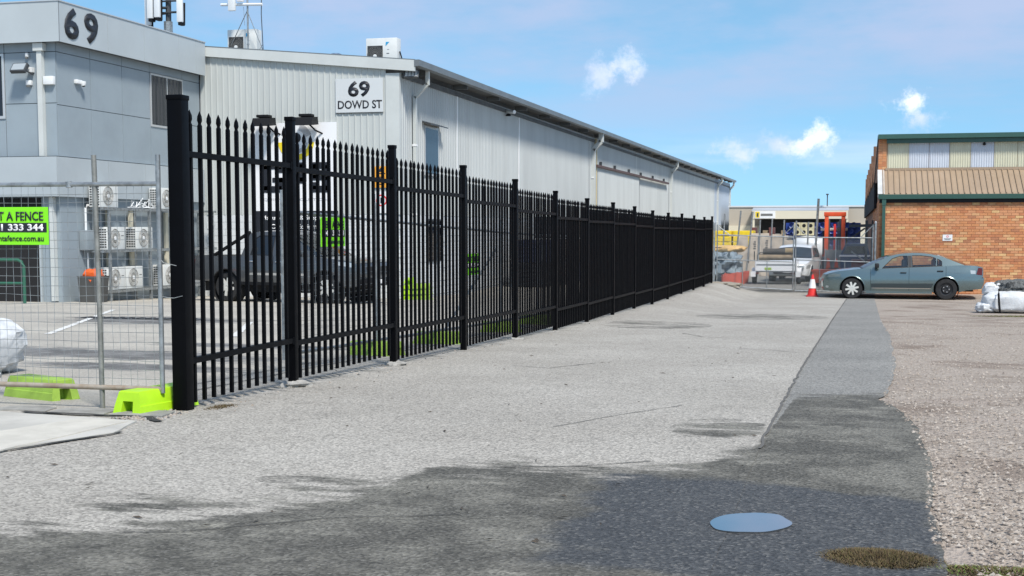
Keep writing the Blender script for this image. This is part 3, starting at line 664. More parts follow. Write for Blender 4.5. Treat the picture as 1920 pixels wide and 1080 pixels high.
# ------------------------------------------------------------------ wire gates at the far end
GY = 45.0
def chain_link(x0, x1, z0, z1, y, cell=.075, r=.0028):
    m = MB(); W = x1 - x0; H = z1 - z0; u = -H
    while u < W:
        a = max(0, u); b_ = min(W, u + H)
        if b_ - a > .02:
            m.bar((x0 + a, y, z0 + a - u), (x0 + b_, y, z0 + b_ - u), 2 * r, 2 * r, (0, 1, 0))
            m.bar((x0 + a, y + .006, z1 - (a - u)), (x0 + b_, y + .006, z1 - (b_ - u)), 2 * r, 2 * r, (0, 1, 0))
        u += cell
    return m
def wire_gate(label, x0, x1, zb0, zb1, flip, vxs):
    t = thing('wire_gate', label, 'gate', (x0, GY, min(zb0, zb1)), 0, 'pair of wire yard gates')
    tb = lambda pts, r, nm: MB().tube(pts, r, 8).build(nm, galv, t, True)
    tb([(x0, GY, zb0), (x0, GY, 1.40)], .022, 'stile'); tb([(x1, GY, zb1), (x1, GY, 1.40)], .022, 'stile')
    zt0, zt1 = (1.06, .98) if not flip else (.98, .96)
    tb([(x0, GY, zb0), (x1, GY, zb1)], .020, 'bottom_rail'); tb([(x0, GY, zt0), (x1, GY, zt1)], .020, 'top_rail'); tb([(x0, GY, .24), (x1, GY, .17)], .018, 'middle_rail')
    for vx in vxs: tb([(vx, GY, zb0 + (zb1 - zb0) * (vx - x0) / (x1 - x0)), (vx, GY, .2)], .016, 'upright')
    for vx in vxs[:1]: tb([(vx + .5, GY, .2), (vx + .5, GY, 1.0)], .015, 'upright')
    tb([(x0, GY, 1.37), (x0 + .40, GY, zt0)], .014, 'brace'); tb([(x1, GY, 1.37), (x1 - .40, GY, zt1)], .014, 'brace')
    o = chain_link(x0 + .02, x1 - .02, max(zb0, zb1) + .02, zt1 - .01, GY + .024).build('chain_mesh', galv, t); o['kind'] = 'stuff'
    return t
wire_gate('left galvanised wire gate in front of the trailer', -4.40, -1.90, -.64, -.76, False, (-3.55, -2.75))
wire_gate('right galvanised wire gate behind the red cone', -1.83, .62, -.78, -.80, True, (-1.05, -.25))
for x, lab in ((-4.50, 'galvanised gate post beside the end of the black fence'), (.70, 'galvanised gate post against the brick corner')):
    t = thing('gate_post', lab, 'post', (x, GY, gz(x, GY)), 0, 'yard gate posts')
    MB().tube([(x, GY, gz(x, GY) - .2), (x, GY, 1.46)], .038, 12).build('shaft', galv, t, True); MB().lathe([(.001, .05), (.025, .04), (.042, .0), (.042, -.02)], 12, 'Z', (x, GY, 1.46)).build('cap', galv, t, True)
# little dirt spill beside the end post
tag(lump((-4.2, 43.6, gz(-4.2, 43.6) - .1), (.7, .9, .09), .9, .35, 3, 36, 12, 8).build('dirt_heap', mat('dirt', (.33, .29, .23), .95, var=.35, vscale=6, bump=.6), None, True), 'pale dirt heap at the end of the black fence', 'dirt')
# ------------------------------------------------------------------ warehouse
WX, WY, WE = -12.47, 36.01, 140.0
wh = thing('warehouse', 'long pale ribbed metal warehouse with white block base and grey gutter', 'warehouse', (WX, WY, -.74))
def ribs_front(x0, x1, z0, z1, y, pitch=.186, d=.022):
    # ribbed sheet in the XZ plane facing -Y
    m = MB(); x = x0; prof = []
    while x < x1 - .02:
        prof += [(x, y), (min(x + pitch - .045, x1), y), (min(x + pitch - .035, x1), y - d), (min(x + pitch - .01, x1), y - d)]; x += pitch
    prof.append((x1, y)); n = len(prof)
    zt = z1 if callable(z1) else (lambda q: z1)
    vs = [(p[0], p[1], z0) for p in prof] + [(p[0], p[1], zt(p[0])) for p in prof]
    return m.add(vs, [(i, i + 1, n + i + 1, n + i) for i in range(n - 1)])
def ribs_side(y0, y1, z0, z1, x, pitch=.19, d=.024):
    m = MB(); y = y0; prof = []
    while y < y1 - .02:
        prof += [(x, y), (x, min(y + pitch - .06, y1)), (x + d, min(y + pitch - .045, y1)), (x + d, min(y + pitch - .015, y1))]; y += pitch
    prof.append((x, y1)); n = len(prof)
    zt = z1 if callable(z1) else (lambda q: z1)
    vs = [(p[0], p[1], z0) for p in prof] + [(p[0], p[1], zt(p[1])) for p in prof]
    return m.add(vs, [(i, i + 1, n + i + 1, n + i) for i in range(n - 1)])
ftop = lambda x: 5.96 - .0890 * (x + 12.1)         # fascia top line over the front
gut = lambda y: 5.90 + .0029 * (y - 36)            # eaves line along the side
BT = 1.66                                           # top of the block base
ribs_front(-18.6, -12.86, BT, lambda x: ftop(x) - .22, WY).build('front_cladding', clad, wh)
MB().box(-12.86, WX + .02, WY - .03, WY + .1, BT, 5.62).build('corner_flashing', trim, wh)
fl = [(-19.0, ftop(-19.0)), (-11.96, ftop(-11.96)), (-11.96, ftop(-11.96) - .30), (-12.50, ftop(-12.5) - .30), (-19.0, ftop(-19) - .26)]
MB().prism(fl, 'Y', WY - .13, WY - .02).build('fascia', trim, wh)
MB().box(-19, WX - .04, WY + .06, WY + .2, -.9, 5.6).build('inner_wall', mortar_w, wh)
# side sheets: near run, sliding door bay, far bays
for (a, c, m_) in ((WY + .1, 63.9, clad_side), (64.0, 92.8, clad_side), (92.95, 123.9, clad_side), (124.0, WE, clad_blue)):
    ribs_side(a, c, BT, lambda y: gut(y) - .25, WX + .0).build('side_cladding', m_, wh)
MB().box(WX - .25, WX - .03, WY + .2, WE, -1.0, 5.6).build('inner_wall', mortar_w, wh)
for y in (41.63, 49.9, 63.95, 78.4, 92.88, 108, 123.95):
    MB().box(WX + .0, WX + .034, y - .05, y + .05, BT, gut(y) - .32).build('sheet_joint', white_p if y < 60 else trim, wh)
# roof, eaves, gutter
rf = MB()
ry = [WY - .1, WE + .3]
sec = [(-11.98, 0), (-25.5, 1.22), (-39, 0)]
vs = [(x, y, gut(y) + .03 + dz + t) for y in ry for x, dz in sec for t in (0, .05)]
rf.add(vs, [(0, 2, 8, 6), (2, 4, 10, 8), (1, 7, 9, 3), (3, 9, 11, 5), (0, 1, 3, 2), (2, 3, 5, 4), (6, 8, 9, 7), (8, 10, 11, 9), (0, 6, 7, 1), (4, 5, 11, 10)])
rf.build('roof', roof_grey, wh)
g = MB(); gp = [(-11.97, .06), (-11.82, .06), (-11.82, -.11), (-11.97, -.13)]
g.add([(x, y, gut(y) + z) for y in (WY - .14, WE + .3) for x, z in gp], [(0, 1, 5, 4), (1, 2, 6, 5), (2, 3, 7, 6), (3, 0, 4, 7), (0, 3, 2, 1), (4, 5, 6, 7)])
g.build('gutter', roof_grey, wh)
s = MB()
s.add([(x, y, gut(y) + z) for y in (WY, WE) for x, z in ((WX, -.10), (-11.98, -.06), (-11.98, -.03), (WX, -.03))], [(0, 1, 5, 4), (1, 2, 6, 5), (2, 3, 7, 6), (3, 0, 4, 7), (0, 3, 2, 1), (4, 5, 6, 7)])
s.build('soffit', soffit, wh)
for k in range(26):
    y = 37.2 + k * 4.0
    if y < WE: MB().box(WX + .02, -11.99, y, y + .12, gut(y) - .24, gut(y) - .105).build('rafter_end', soffit, wh)
MB().box(WX + .026, WX + .05, WY + .2, WE, gut(36) - .40, gut(36) - .26).build('eave_shade_band', soffit, wh)  # dark band that paints the eave's shadow along the wall top
# block base
blk = MB().bbox(0, .392, -.012, .05, 0, .192, .006).mesh('block', white_wall)
blks = MB().bbox(-.05, .012, 0, .392, 0, .192, .006).mesh('block', white_wall)
MB().box(-19, WX - .012, WY + .004, WY + .05, -.95, BT + .003).build('mortar_bed', mortar_w, wh)
MB().box(WX - .05, WX - .004, WY + .06, WE, -1.1, BT + .003).build('mortar_bed', mortar_w, wh)
rnd = random.Random(8)
for r_ in range(12):
    z = -.75 + r_ * .2; off = (r_ % 2) * .2
    for k in range(15):
        x = WX - .40 - k * .4 - off
        if x > -18.55: place('block', blk, wh, False, Vector((x, WY - .0 + rnd.uniform(-.001, .001), z)) - wh.location)
    for k in range(10):
        place('block', blks, wh, False, Vector((WX, WY + .012 + k * .4 + off * .5, z)) - wh.location)
m = MB()
for r_ in range(12):
    for k in range(150):
        y = WY + 4.16 + k * .4 + (r_ % 2) * .2
        m.box(WX - .03, WX + .012, y, y + .392, -.75 + r_ * .2, -.558 + r_ * .2)
o = m.build('block_course', white_wall, wh); o['kind'] = 'stuff'
MB().box(WX - .1, WX + .03, 100.4, WE, -1.1, BT).build('side_skirt', clad_side, wh)
# downpipes
def downpipe(parent, x, y, zt, m, off=.42, zb=-.8, w=.10):
    t = MB().bar((x + off, y, zt), (x + off, y, zt - .45), w, w, (0, 1, 0)).bar((x + off, y, zt - .42), (x + .09, y, zt - .80), w, w, (0, 1, 0)).bar((x + .09, y, zt - .77), (x + .09, y, zb), w, w, (0, 1, 0))
    p = t.build('downpipe', m, parent)
    for z in (zt - 2.2, zt - 4.2): MB().box(x + .02, x + .15, y - w * .62, y + w * .62, z, z + .06).build('strap', white_p, p)
    return p
downpipe(wh, WX, 37.15, gut(37) - .06, trim, .48)
for y in (64.6, 93.6, 126.5, 139.2): downpipe(wh, WX, y, gut(y) - .06, trim, .48, w=.22 if y < 70 else .2)
MB().bar((WX + .08, 65.3, -.8), (WX + .08, 65.3, gut(65) - .3), .13, .13).build('column', mat('cream_edge', (.55, .47, .30), .6), wh)
# window in the side wall
w_ = MB(); w_.box(WX + .02, WX + .05, 38.2, 39.55, 2.85, 4.33); win = w_.build('window', alu, wh)
MB().box(WX + .05, WX + .056, 38.27, 39.48, 2.92, 4.26).build('pane', glass_blue, win)
MB().prism([(WX + .0, 4.46), (WX + .30, 4.36), (WX + .30, 4.33), (WX + .0, 4.42)], 'Y', 38.02, 39.75).build('hood', dark_grey, win)
w2 = MB().box(WX + .02, WX + .05, 38.35, 39.75, .25, 1.55).build('window', dark_grey, wh); MB().box(WX + .05, WX + .056, 38.42, 39.68, .32, 1.48).build('pane', glass_dark, w2)
for i in range(5): MB().tube([(WX + .075, 38.5 + i * .28, .28), (WX + .075, 38.5 + i * .28, 1.5)], .01, 6).build('bar', black_steel, w2)
# sliding door and its track
sd = MB().box(WX + .05, WX + .11, 65.6, 79, -1.0, 4.30).build('sliding_door', clad_side, wh)
ribs_side(65.7, 78.9, -.9, 4.25, WX + .112).build('door_sheet', clad_side, sd)
MB().box(WX + .10, WX + .22, 65.1, 91.5, 4.30, 4.42).build('door_track', mat('rusty_track', (.12, .07, .06), .7, var=.3), wh)
for y in (66.5, 70.6, 75.2, 79.6, 84.5, 89.6): MB().box(WX + .03, WX + .16, y, y + .1, 4.42, 4.62).build('track_bracket', dark_grey, wh)
# corner floodlight and camera under the eave
def wall_lamp(label, P, rz, kind='floodlight'):
    t = thing('floodlight', label, 'floodlight', P, rz)
    MB().bbox(-.20, .20, -.30, -.22, -.13, .13, .012).build('housing', dark_grey, t, True, False)
    for i in range(4): MB().box(-.17 + i * .09, -.10 + i * .09, -.306, -.30, -.10, .10).build('led_panel', alu, t, False, False)
    MB().bar((0, -.23, 0), (0, 0, .03), .05, .05).build('bracket', dark_grey, t, False, False)
    return t
wall_lamp('louvred floodlight under the warehouse gable corner', (-12.16, WY + .30, 5.46), 0).rotation_euler = (R(-30), 0, R(10))
t = thing('security_camera', 'white bullet camera under the warehouse eave', 'camera', (WX, 47.9, 5.55))
MB().tube([(WX + .05, 47.9, 5.55), (WX + .42, 47.6, 5.50)], .07, 10).build('body', plastic_white, t, True); MB().lathe([(.001, .07), (.08, .05), (.1, 0), (.1, -.02)], 12, 'Z', (WX + .14, 47.8, 5.40)).build('dome', black_plastic, t, True)
# signs on the front
t = thing('address_sign', 'pale board with large 69 and DOWD ST lettering on the warehouse', 'sign', (-13.65, WY - .03, 4.55))
MB().box(-14.36, -12.93, WY - .044, WY - .024, 4.55, 5.50).build('board', mat('sign_board', (.57, .59, .585), .5), t)
MB().box(-14.36, -12.93, WY - .05, WY - .02, 4.53, 4.548).build('edge', joint, t)
for s_, x, z, ww, hh, bd in (('69', -13.98, 4.98, .66, .45, .03), ('DOWD ST', -14.29, 4.65, 1.33, .235, .018)): lettering(s_, ww, hh, ink, (x, WY - .046, z), t, 0, bd)
t = thing('company_sign', 'big white panel with a round emblem and bold black GPS letters', 'sign', (-15.6, WY - .05, 1.77))
MB().box(-16.90, -14.34, WY - .06, WY - .03, 1.772, 4.29).build('board', mat('sign_white', (.80, .80, .80), .45), t)
def glyph(cells, x, z, w, h):
    m = MB()
    for (a, b_, c, d_) in cells: m.prism([(x + a * w + .012, z + b_ * h), (x + c * w - .012, z + b_ * h), (x + c * w, z + b_ * h + .012), (x + c * w, z + d_ * h - .012), (x + c * w - .012, z + d_ * h), (x + a * w + .012, z + d_ * h), (x + a * w, z + d_ * h - .012), (x + a * w, z + b_ * h + .012)], 'Y', WY - .075, WY - .061)
    m.build('letter', ink, t)
gx0, gz0, gw, gh = -16.66, 2.30, .66, .86
glyph([(0, .08, .40, .92), (.06, 0, .94, .22), (.06, .78, .94, 1), (.62, .66, 1, .9), (.62, .1, 1, .5), (.5, .34, 1, .5)], gx0, gz0, gw, gh)
glyph([(0, 0, .40, 1), (.02, .78, .92, 1), (.02, .30, .92, .50), (.62, .36, 1, .94)], gx0 + .73, gz0, gw, gh)
glyph([(.06, 0, .94, .22), (.06, .78, .94, 1), (.04, .40, .96, .60), (0, .46, .40, .94), (.62, .06, 1, .52), (.62, .66, 1, .9), (0, .1, .38, .34)], gx0 + 1.47, gz0, gw, gh)
def ring_seg(m, cx, cz, r0, r1, a0, a1, y0, y1, n=14):
    pts = [(cx + r1 * math.cos(R(a0 + (a1 - a0) * i / n)), cz + r1 * math.sin(R(a0 + (a1 - a0) * i / n))) for i in range(n + 1)] + [(cx + r0 * math.cos(R(a1 - (a1 - a0) * i / n)), cz + r0 * math.sin(R(a1 - (a1 - a0) * i / n))) for i in range(n + 1)]
    return m.prism(pts, 'Y', y0, y1)
yl = mat('emblem_yellow', (.80, .62, .02), .5); gl = mat('emblem_grey', (.42, .42, .43), .5)
for a0, a1, r0, r1, mm in ((185, 235, .40, .56, yl), (245, 295, .40, .56, yl), (305, 355, .40, .56, yl), (190, 350, .26, .36, gl), (20, 75, .30, .50, gl), (105, 160, .30, .50, gl)):
    ring_seg(MB(), -15.58, 3.78, r0, r1, a0, a1, WY - .068, WY - .061).build('emblem_segment', mm, t)
MB().lathe([(.001, 0), (.15, 0), (.15, .01), (.001, .01)], 20, 'Y', (-15.58, WY - .072, 3.86)).build('emblem_dot', ink, t)
lettering('EQUIPMENT SOLUTIONS', 2.2, .085, gl, (-16.72, WY - .061, 2.05), t)
t = thing('trade_banner', 'black banner with white trade lettering under the white panel', 'sign', (-15.6, WY - .05, 1.12))
MB().box(-16.90, -14.32, WY - .062, WY - .03, 1.12, 1.768).build('board', ink, t)
lettering('Manufacturers & Suppliers of', 2.3, .17, white_p, (-16.68, WY - .063, 1.47), t, 0, .02)
lettering('Concrete Equipment', 1.7, .18, white_p, (-16.4, WY - .063, 1.21), t, 0, .02)
t = thing('warning_sign', 'small orange warning sign near the warehouse corner', 'sign', (-13.0, WY - .05, 2.42))
MB().box(-13.19, -12.82, WY - .05, WY - .034, 2.42, 3.02).build('board', mat('warning_orange', (.80, .36, .03), .5), t)
for i in range(4): MB().box(-13.12, -12.90 + .02 * (i % 2), WY - .053, WY - .05, 2.50 + i * .10, 2.53 + i * .10).build('print_line', ink, t)
MB().prism([(-13.11, 2.86), (-12.91, 2.86), (-13.01, 2.99)], 'Y', WY - .053, WY - .05).build('triangle', ink, t)
t = thing('round_sign', 'white sign with red ring under the orange warning sign', 'sign', (-13.0, WY - .05, 1.70))
MB().box(-13.18, -12.82, WY - .05, WY - .036, 1.70, 2.31).build('board', white_p, t)
ring_seg(MB(), -13.0, 2.06, .13, .165, 0, 359.5, WY - .055, WY - .05, 30).build('ring', cone_red, t); MB().box(-13.03, -12.97, WY - .056, WY - .05, 1.98, 2.14).build('digit', ink, t)
for x, lab in ((-16.4, 'left black sign lamp above the white panel'), (-15.1, 'right black sign lamp above the white panel')):
    t = thing('sign_lamp', lab, 'lamp', (x, WY, 4.25), 0, 'sign lamps')
    m = MB(); m.prism([(WY - .72, 4.16), (WY - .60, 4.40), (WY - .25, 4.43), (WY - .18, 4.22)], 'X', x - .27, x + .27); m.build('housing', black_plastic, t)
    MB().bbox(x - .19, x + .19, WY - .55, WY - .28, 4.42, 4.50, .02).build('ballast', black_plastic, t)
    MB().tube([(x, WY - .3, 4.25), (x + .2, WY - .25, 4.05), (x + .36, WY, 3.95)], .025, 8).build('arm', black_plastic, t)
# things on the warehouse roof
def roof_ac(label, x0, y0, z0):
    t = thing('air_conditioner', label, 'air conditioner', (x0, y0, z0), 0, 'rooftop air conditioners')
    MB().bbox(0, .96, 0, .36, 0, .74, .02).build('casing', ac_white, t, True, False)
    MB().box(.05, .52, -.008, .0, .03, .52).build('fan_opening', ac_dark, t, False, False)
    g = MB()
    for k in range(26):
        a = 2 * PI * k / 26; g.bar((.285 + .05 * math.cos(a), -.014, .26 + .05 * math.sin(a)), (.285 + .26 * math.cos(a) * (1 if abs(math.cos(a)) < .8 else .88), -.014, .26 + .24 * math.sin(a)), .008, .006, (0, 1, 0))
    for r_ in (.10, .15, .20, .235): ring_seg(g, .285, .26, r_, r_ + .008, 0, 359, -.018, -.012, 30)
    g.build('fan_guard', ac_grey, t, False, False)
    MB().lathe([(.001, 0), (.055, 0), (.055, .02), (.001, .02)], 16, 'Y', (.285, -.03, .22)).build('fan_hub', ac_white, t, False, False)
    MB().prism([(.61, .50), (.73, .62), (.62, .62)], 'Y', -.006, -.001).build('logo', tape_blue, t, False, False); MB().box(.64, .72, -.005, -.001, .28, .30).build('badge', dark_grey, t, False, False); MB().box(.66, .72, -.005, -.001, .40, .41).build('badge', dark_grey, t, False, False)
    for x in (.1, .8): MB().box(x, x + .06, .02, .34, -.14, 0).build('foot', galv, t, False, False)
    return t
roof_ac('rooftop air conditioner behind the antenna mast', -18.44, 37.5, 6.50)
roof_ac('rooftop air conditioner nearest the warehouse corner', -14.0, 37.5, 6.09)
MB().tube([(-13.02, 37.7, 6.45), (-12.96, 37.7, 6.25), (-12.9, 37.7, 6.02)], .02, 6).build('pipe', black_plastic, bpy.data.objects['air_conditioner.001'])
t = thing('roof_ventilator', 'silver round roof ventilator peeping over the fascia', 'ventilator', (-15.15, 38.0, 6.1))
for k in range(20):
    a = 2 * PI * k / 20; pts = [(-15.15 + r_ * math.cos(a + b_), 38 + r_ * math.sin(a + b_), z) for r_, z, b_ in ((.26, 6.12, 0), (.31, 6.26, .12), (.26, 6.40, .24), (.10, 6.47, .3))]
    MB().tube(pts, .035, 5).build('vane', chrome, t, True)
MB().tube([(-15.15, 38, 5.9), (-15.15, 38, 6.14)], .24, 16).build('throat', galv, t, True)
t = thing('antenna_mast', 'braced antenna mast with a white crossbar on the warehouse roof', 'antenna', (-17.62, 37.2, 6.4))
tb = lambda pts, r_, nm, m_=galv: MB().tube(pts, r_, 8).build(nm, m_, t, True)
tb([(-17.62, 37.2, 6.38), (-17.62, 37.2, 8.6)], .028, 'pole'); tb([(-18.46, 37.15, 7.93), (-17.12, 37.15, 7.89)], .042, 'crossbar', plastic_white)
tb([(-17.62, 37.2, 7.75), (-18.55, 37.6, 6.45)], .012, 'stay'); tb([(-17.60, 37.2, 7.65), (-17.12, 37.3, 6.4)], .012, 'stay'); tb([(-17.75, 37.2, 7.85), (-17.72, 37.2, 7.3)], .006, 'cable')
tb([(-17.16, 37.2, 8.5), (-17.18, 37.2, 7.6), (-17.13, 37.2, 6.4)], .014, 'whip', dark_grey); tb([(-17.13, 37.2, 6.75), (-17.35, 37.2, 6.45)], .008, 'stay')
MB().bbox(-18.18, -17.95, 37.02, 37.12, 7.72, 8.6, .03).build('panel_aerial', plastic_white, t, True); MB().bbox(-17.90, -17.70, 37.05, 37.15, 7.98, 8.5, .02).build('radio_box', plastic_white, t, True)
t = thing('cell_antenna', 'cluster of white phone antennas on a pole behind the office', 'antenna', (-32.6, 60, 5))
tb([(-32.64, 60, 4), (-32.64, 60, 11.35)], .22, 'pole', galv); tb([(-32.62, 60, 11.3), (-32.6, 60, 13.5)], .14, 'pole', dark_grey)
for x, y, z0, z1 in ((-33.5, 59.6, 11.15, 13.2), (-33.15, 59.2, 11.4, 13.6), (-32.72, 59.1, 11.42, 13.5), (-31.68, 59.4, 11.2, 12.45)):
    p_ = MB().bbox(x - .15, x + .15, y - .08, y + .08, z0, z1, .04).build('panel', plastic_white, t, True)
    MB().bbox(x - .1, x + .1, y - .04, y + .3, z0 - .14, z0, .02).build('connector', black_plastic, p_, True)
    tb([(x, y + .1, z0 + .5), (-32.62, 60, z0 + .6)], .05, 'arm', dark_grey); tb([(x + .1, y + .2, z0 - .1), (x + .1, y + .25, z1 - .3)], .06, 'radio', black_plastic)
for z in (11.75, 12.3, 12.75): tb([(-33.4, 59.8, z), (-31.75, 59.8, z)], .045, 'ring_bar', dark_grey)

# ------------------------------------------------------------------ office building
OX, OY = -18.62, 28.73
of = thing('office_building', 'grey panel clad two storey office with a pale parapet marked 69', 'building', (OX, OY, -.6))
OXL = -27.0
MB().box(OXL, OX - .03, OY + .03, WY + 1.0, -1.0, 6.3).build('core', joint, of)
def panels_x(x0, x1, zs, xs, m, y, th=.03, nm='wall_panel'):
    # flat panels with open joints on a wall facing -Y
    for (xa, xb) in zip(xs, xs[1:]):
        for (za, zb_) in zip(zs, zs[1:]): MB().box(xa + .008, xb - .008, y - th, y, za + .008, zb_ - .008).build(nm, m, of)
def panels_y(ys, zs, m, x, th=.03, nm='wall_panel', skip=()):
    for i, (ya, yb) in enumerate(zip(ys, ys[1:])):
        for j, (za, zb_) in enumerate(zip(zs, zs[1:])):
            if (i, j) not in skip: MB().box(x, x + th, ya + .008, yb - .008, za + .008, zb_ - .008).build(nm, m, of)
yj = [OY, 30.20, 31.70, 33.13, 34.95, WY - .03]
panels_y(yj, [3.0, 4.235, 5.49, 5.75], panel_grey, OX - .03, .03, skip=((3, 1),))
# window in the long face
wy0, wy1, wz0, wz1 = 33.14, 34.94, 4.04, 5.48
MB().box(OX - .03, OX + .0, wy0, wy1, 4.243, wz0).build('wall_panel', panel_grey, of) if wz0 > 4.25 else None
wn = MB().box(OX - .02, OX + .025, wy0, wy1, wz0, wz1).build('window', alu, of)
for ya, yb in ((wy0 + .05, (wy0 + wy1) / 2 - .03), ((wy0 + wy1) / 2 + .03, wy1 - .05)):
    pn = MB().box(OX + .025, OX + .030, ya, yb, wz0 + .06, wz1 - .05).build('pane', glass_dark, wn)
    for k in range(4):
        yy = ya + (yb - ya) * (k + .5) / 4
        MB().box(OX + .0302, OX + .0312, yy - .035, yy + .045, wz0 + .08, wz1 - .07).build('blind_slat', blind, wn)
# front face
xj = [OXL, -24, -21.8, -20.12, -18.97 + .35, OX][:4] + [OX]
panels_x(OXL, OX, [3.0, 4.27, 5.49, 5.75], [OXL, -24.0, -21.8, -20.02, OX], panel_grey, OY, .03)
wn = MB().box(-21.6, -20.02, OY - .06, OY - .031, 3.92, 5.48).build('window', alu, of)
MB().box(-21.54, -20.08, OY - .066, OY - .06, 3.99, 5.42).build('pane', glass_dark, wn)
# parapet box
PX, PYF = -18.36, 28.46
MB().box(OXL, PX - .02, PYF + .02, WY - .14, 5.72, 6.60).build('parapet_core', joint, of)
for ya, yb in zip([PYF, 30.62, 32.42, 34.3, 35.3], [30.62, 32.42, 34.3, 35.3, WY - .14]): MB().box(PX - .02, PX + .01, ya + .006, yb - .006, 5.69, 6.63).build('parapet_panel', panel_par, of)
for xa, xb in ((OXL, -23.2), (-23.2, PX + .01)): MB().box(xa + .006, xb - (0 if xb > -19 else .006), PYF - .01, PYF + .02, 5.69, 6.63).build('parapet_panel', panel_par, of)
MB().box(OXL, PX + .03, PYF - .03, PYF + .12, 6.632, 6.66).build('coping', alu, of); MB().box(PX - .12, PX + .03, PYF + .121, WY - .14, 6.632, 6.66).build('coping', alu, of)
for s_, y0 in (('6', 28.64), ('9', 29.50)): lettering(s_, .60, .75, ink, (PX + .012, y0 + .05, 5.80), of, R(90), .03, .02)
# lower storey: pale awning band and recessed blue grey wall
for ya, yb in zip([OY - .25, 30.75, 32.6, 34.5], [30.75, 32.6, 34.5, WY - .03]): MB().box(OX - .02, OX + .12, ya + .006, yb - .006, 2.03, 2.98).build('awning_panel', panel_light, of)
for xa, xb in zip([OXL, -22.6, -20.3], [-22.6, -20.3, OX + .12]): MB().box(xa + .006, xb - .006, OY - .28, OY - .25, 2.03, 2.98).build('awning_panel', panel_light, of)
MB().box(OXL, OX - .02, OY - .248, OY + .0, 2.06, 2.985).build('awning_core', joint, of)
MB().box(OXL, OX + .0, OY + .02, WY - .04, -1.0, 2.05).build('lower_wall', panel_grey, of)
MB().box(-20.6, -19.2, OY - .02, OY + .018, -.55, .95).build('door', shed_dark, of)
MB().box(-21.5, -19.15, OY - .015, OY + .018, 1.25, 2.0).build('louvre_opening', shed_dark, of)
for xa in (-20.62, -19.2): MB().box(xa, xa + .05, OY - .05, OY + .01, -.6, 1.0).build('door_jamb', panel_light, of)
MB().box(-20.62, -19.15, OY - .06, OY + .01, -.72, -.56).build('door_sill', panel_light, of)
dp = MB().box(-19.05, -18.92, OY - .16, OY - .033, 3.0, 5.55).build('downpipe', trim, of); MB().box(-19.12, -18.86, OY - .2, OY - .033, 5.50, 5.68).build('rainhead', trim, dp)
MB().box(-18.85, -18.74, OY - .12, OY + .015, -.50, 2.02).build('downpipe', trim, of)
# fittings on the office wall
t = thing('floodlight', 'square black framed floodlight on the office front wall', 'floodlight', (-19.36, OY - .03, 4.98))
m = MB().bbox(-.24, .16, -.05, .05, -.13, .13, .012).build('housing', dark_grey, t, True, False); m.location = (0, -.30, .10); m.rotation_euler = (R(-38), 0, 0)
m2 = MB().box(-.21, .13, -.058, -.05, -.10, .10).build('lens', lamp_clear, t, False, False); m2.location = (0, -.30, .10); m2.rotation_euler = (R(-38), 0, 0)
MB().tube([(.1, -.28, .05), (.16, -.1, -.02), (.12, 0, 0)], .02, 8).build('arm', dark_grey, t, True, False); MB().bbox(.05, .17, -.14, 0, .02, .14, .01).build('driver_box', plastic_white, t, False, False)
for lab, x, z, w2_, h2 in (('small white sensor box above the office floodlight', -19.35, 5.37, .07, .10), ('cream movement sensor below the office floodlight', -19.32, 4.70, .14, .12)):
    t = thing('sensor', lab, 'sensor', (x, OY - .03, z)); MB().bbox(-w2_ / 2, w2_ / 2, -.09, 0, 0, h2, .012).build('housing', plastic_white, t, True, False); MB().bbox(-w2_ / 3, w2_ / 3, -.11, -.06, -.045, .01, .008).build('eye', ac_grey, t, True, False)
t = thing('siren_box', 'white alarm siren box beside the office downpipe', 'alarm', (-18.76, OY - .03, 4.70)); MB().bbox(-.14, .13, -.12, 0, 0, .20, .02).build('cover', plastic_white, t, True, False)
t = thing('security_camera', 'white dome camera on the grey office side wall', 'camera', (OX, 29.6, 4.85)); MB().bbox(0, .10, -.14, .1, -.04, .06, .02).build('bracket', plastic_white, t, True, False); MB().lathe([(.001, -.08), (.05, -.06), (.07, 0), (.07, .05), (.001, .06)], 14, 'Z', (.12, .08, -.02)).build('dome', plastic_white, t, True, False); MB().lathe([(.001, -.09), (.035, -.075), (.045, -.055)], 12, 'Z', (.13, .08, -.02)).build('lens', black_plastic, t, True, False)
